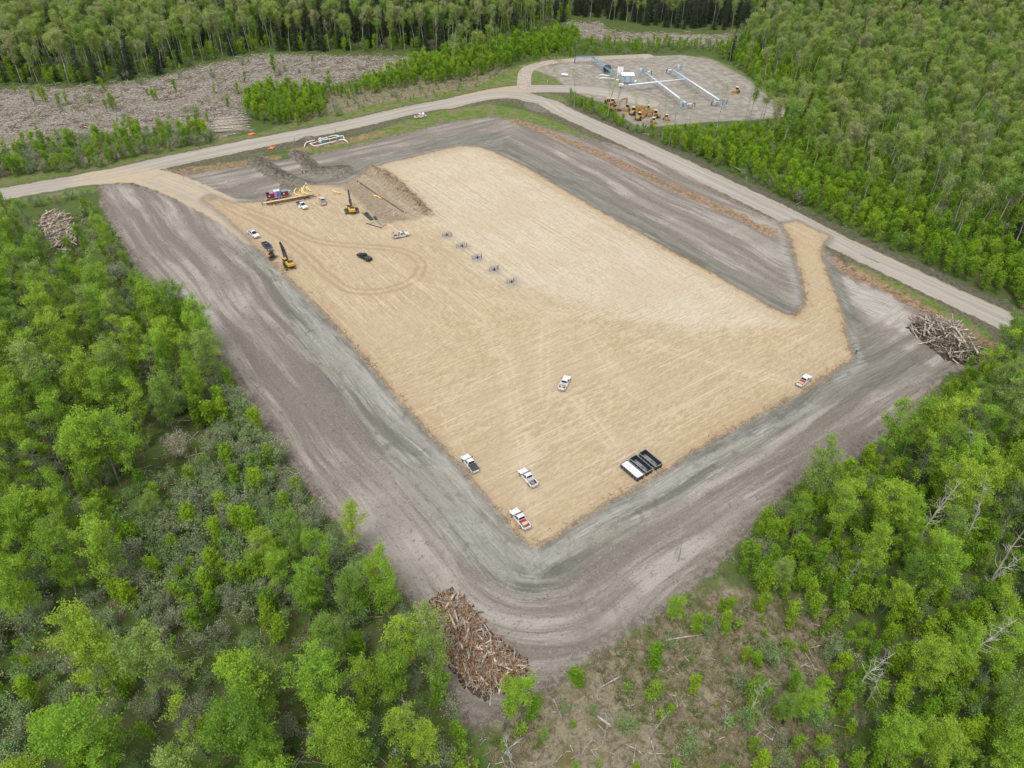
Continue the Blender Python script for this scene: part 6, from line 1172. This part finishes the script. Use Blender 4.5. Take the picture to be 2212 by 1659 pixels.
def dozer(p, face, label, canopy=False, k=1.0):
    c = gp(*p, 1.0); f = at(*face, 1.0); t = empty('bulldozer', c, math.atan2(f[1]-c.y, f[0]-c.x), label, 'bulldozer', 'yellow bulldozers on the well site'); t.scale = (k,)*3
    for s in (-1, 1): m = MB(); m.prism([(-2.2,.25),(-2.0,.95),(-.9,1.35),(1.6,1.0),(2.0,.5),(1.7,0),(-1.9,0)], s*1.1-.28, s*1.1+.28); m.build('track', M_TRACK, t)
    m = MB(); m.prism([(-1.6,.7),(-1.7,1.9),(-.3,1.9),(-.2,2.0),(2.0,1.8),(2.1,.8)], -.72, .72); bevel(m.build('hull', M_CATY, t), .06)
    m = MB(); cab(m, -.5, 1.85, 1.4, 1.25); m.build('cab', M_GLASS, t); m = MB(); m.box((-.5,0,3.15), (1.8,1.6,.12)); m.build('cab_roof', M_GREY if canopy else mat('faded_roof', (.72,.60,.40), .6), t)
    m = MB(); m.prism([(3.0,.05),(2.75,.6),(3.05,1.25),(3.2,1.25),(2.95,.6),(3.15,.05)], -1.9, 1.9); m.build('blade', M_CATY, t)
    m = MB(); m.box((2.0,1.2,.6), (2.0,.16,.25)); m.box((2.0,-1.2,.6), (2.0,.16,.25)); m.tube([(1.9,.4,1.4),(2.9,.4,.9)], .08, 6); m.build('push_arm', M_CATY, t)
    m = MB(); m.box((-2.4,0,1.1), (.8,1.6,.3)); m.box((-2.8,0,.6), (.15,.2,1.2)); m.build('ripper', M_RUST, t); m = MB(); m.cyl((1.1,.35,2.3), .07, .8, n=8); m.build('exhaust', M_DARKM, t); return t
def loader(p, face, label):
    c = gp(*p, 1.0); f = at(*face, 1.0); t = empty('wheel_loader', c, math.atan2(f[1]-c.y, f[0]-c.x), label, 'wheel loader')
    m = MB(); m.prism([(-3,.9),(-3.1,2.0),(-.8,2.2),(-.8,.8)], -.9, .9); m.box((1.0,0,1.2), (1.8,1.2,.8)); bevel(m.build('chassis', M_CATY, t), .06); m = MB(); cab(m, -.2, 1.8, 1.4, 1.5); m.build('cab', M_GLASS, t); m = MB(); m.box((-.2,0,3.35), (1.7,1.6,.12)); m.build('cab_roof', mat('faded_roof', (.72,.60,.40), .6), t)
    for s in (-1, 1): add_wheel(t, (1.2, s*1.15, .85), .85, .6, M_CATY); add_wheel(t, (-2.0, s*1.15, .85), .85, .6, M_CATY)
    m = MB(); m.box((2.4,.5,1.2), (2.2,.18,.3), 0, .35); m.box((2.4,-.5,1.2), (2.2,.18,.3), 0, .35); m.build('lift_arm', M_CATY, t); m = MB(); m.prism([(3.1,.1),(2.9,.9),(3.3,1.4),(3.4,1.35),(3.1,.9),(4.2,.15),(4.2,.05)], -1.4, 1.4); m.build('bucket', M_RUST, t); return t
def zm(x, y): return (1283.8+x*.0744, 203+y*.0744)
loader(zm(400,260), zm(480,330), 'yellow wheel loader, leftmost of the parked machines'); dozer(zm(520,260), zm(420,330), 'yellow bulldozer behind the parked excavator'); 
excavator(*zm(620,410), zm(800,330), 0.0, 'yellow excavator with arched yellow boom parked among earthmovers', M_CATY, M_CATY, low=True)
dozer(zm(950,440), zm(850,520), 'yellow bulldozer with grey canopy in the middle of the parked machines', True)
scraper(zm(1160,500), zm(1030,540), 'yellow scraper right of the canopied bulldozer'); scraper(zm(1340,650), zm(1200,690), 'yellow scraper nearest the trees in the parked group'); scraper(zm(1480,450), zm(1620,420), 'yellow scraper farthest from the trees in the parked group'); scraper(zm(1700,590), zm(1840,560), 'yellow scraper at the right end of the parked group')
dozer(zm(1720,800), zm(1800,860), 'bulldozer roof just showing over the bushes below the scrapers', k=.9); dozer(zm(2090,710), zm(2150,760), 'bulldozer half hidden by bushes, alone right of the group', k=.9)
dozer((1590.8,197), (1575,203), 'yellow bulldozer alone at the right side of the well site')
MODELS = ('pickup_truck','silver_tool_box','cargo_pile','red_tool_box','plywood_crate','red_jerry_can','red_tank','grey_drum','blue_bag','excavator','quick_coupler','steel_bin','wellhead','panel_fence','flatbed_trailer','dumpster','portable_toilet','pipe_support','sand_bag','pallet','hose_reel','trestle','survey_stake','person','bollard','culvert_end','motor_scraper','bulldozer','wheel_loader','propane_tank','sign_board')
for o in list(scene.objects):
    if o.parent is None and o.type != 'LIGHT':
        o.location = o.location*KS
        if o.type != 'CAMERA' and not o.name.startswith(MODELS): o.scale = o.scale*KS
print('all built', len(bpy.data.objects), round(time.time()-T0, 1))
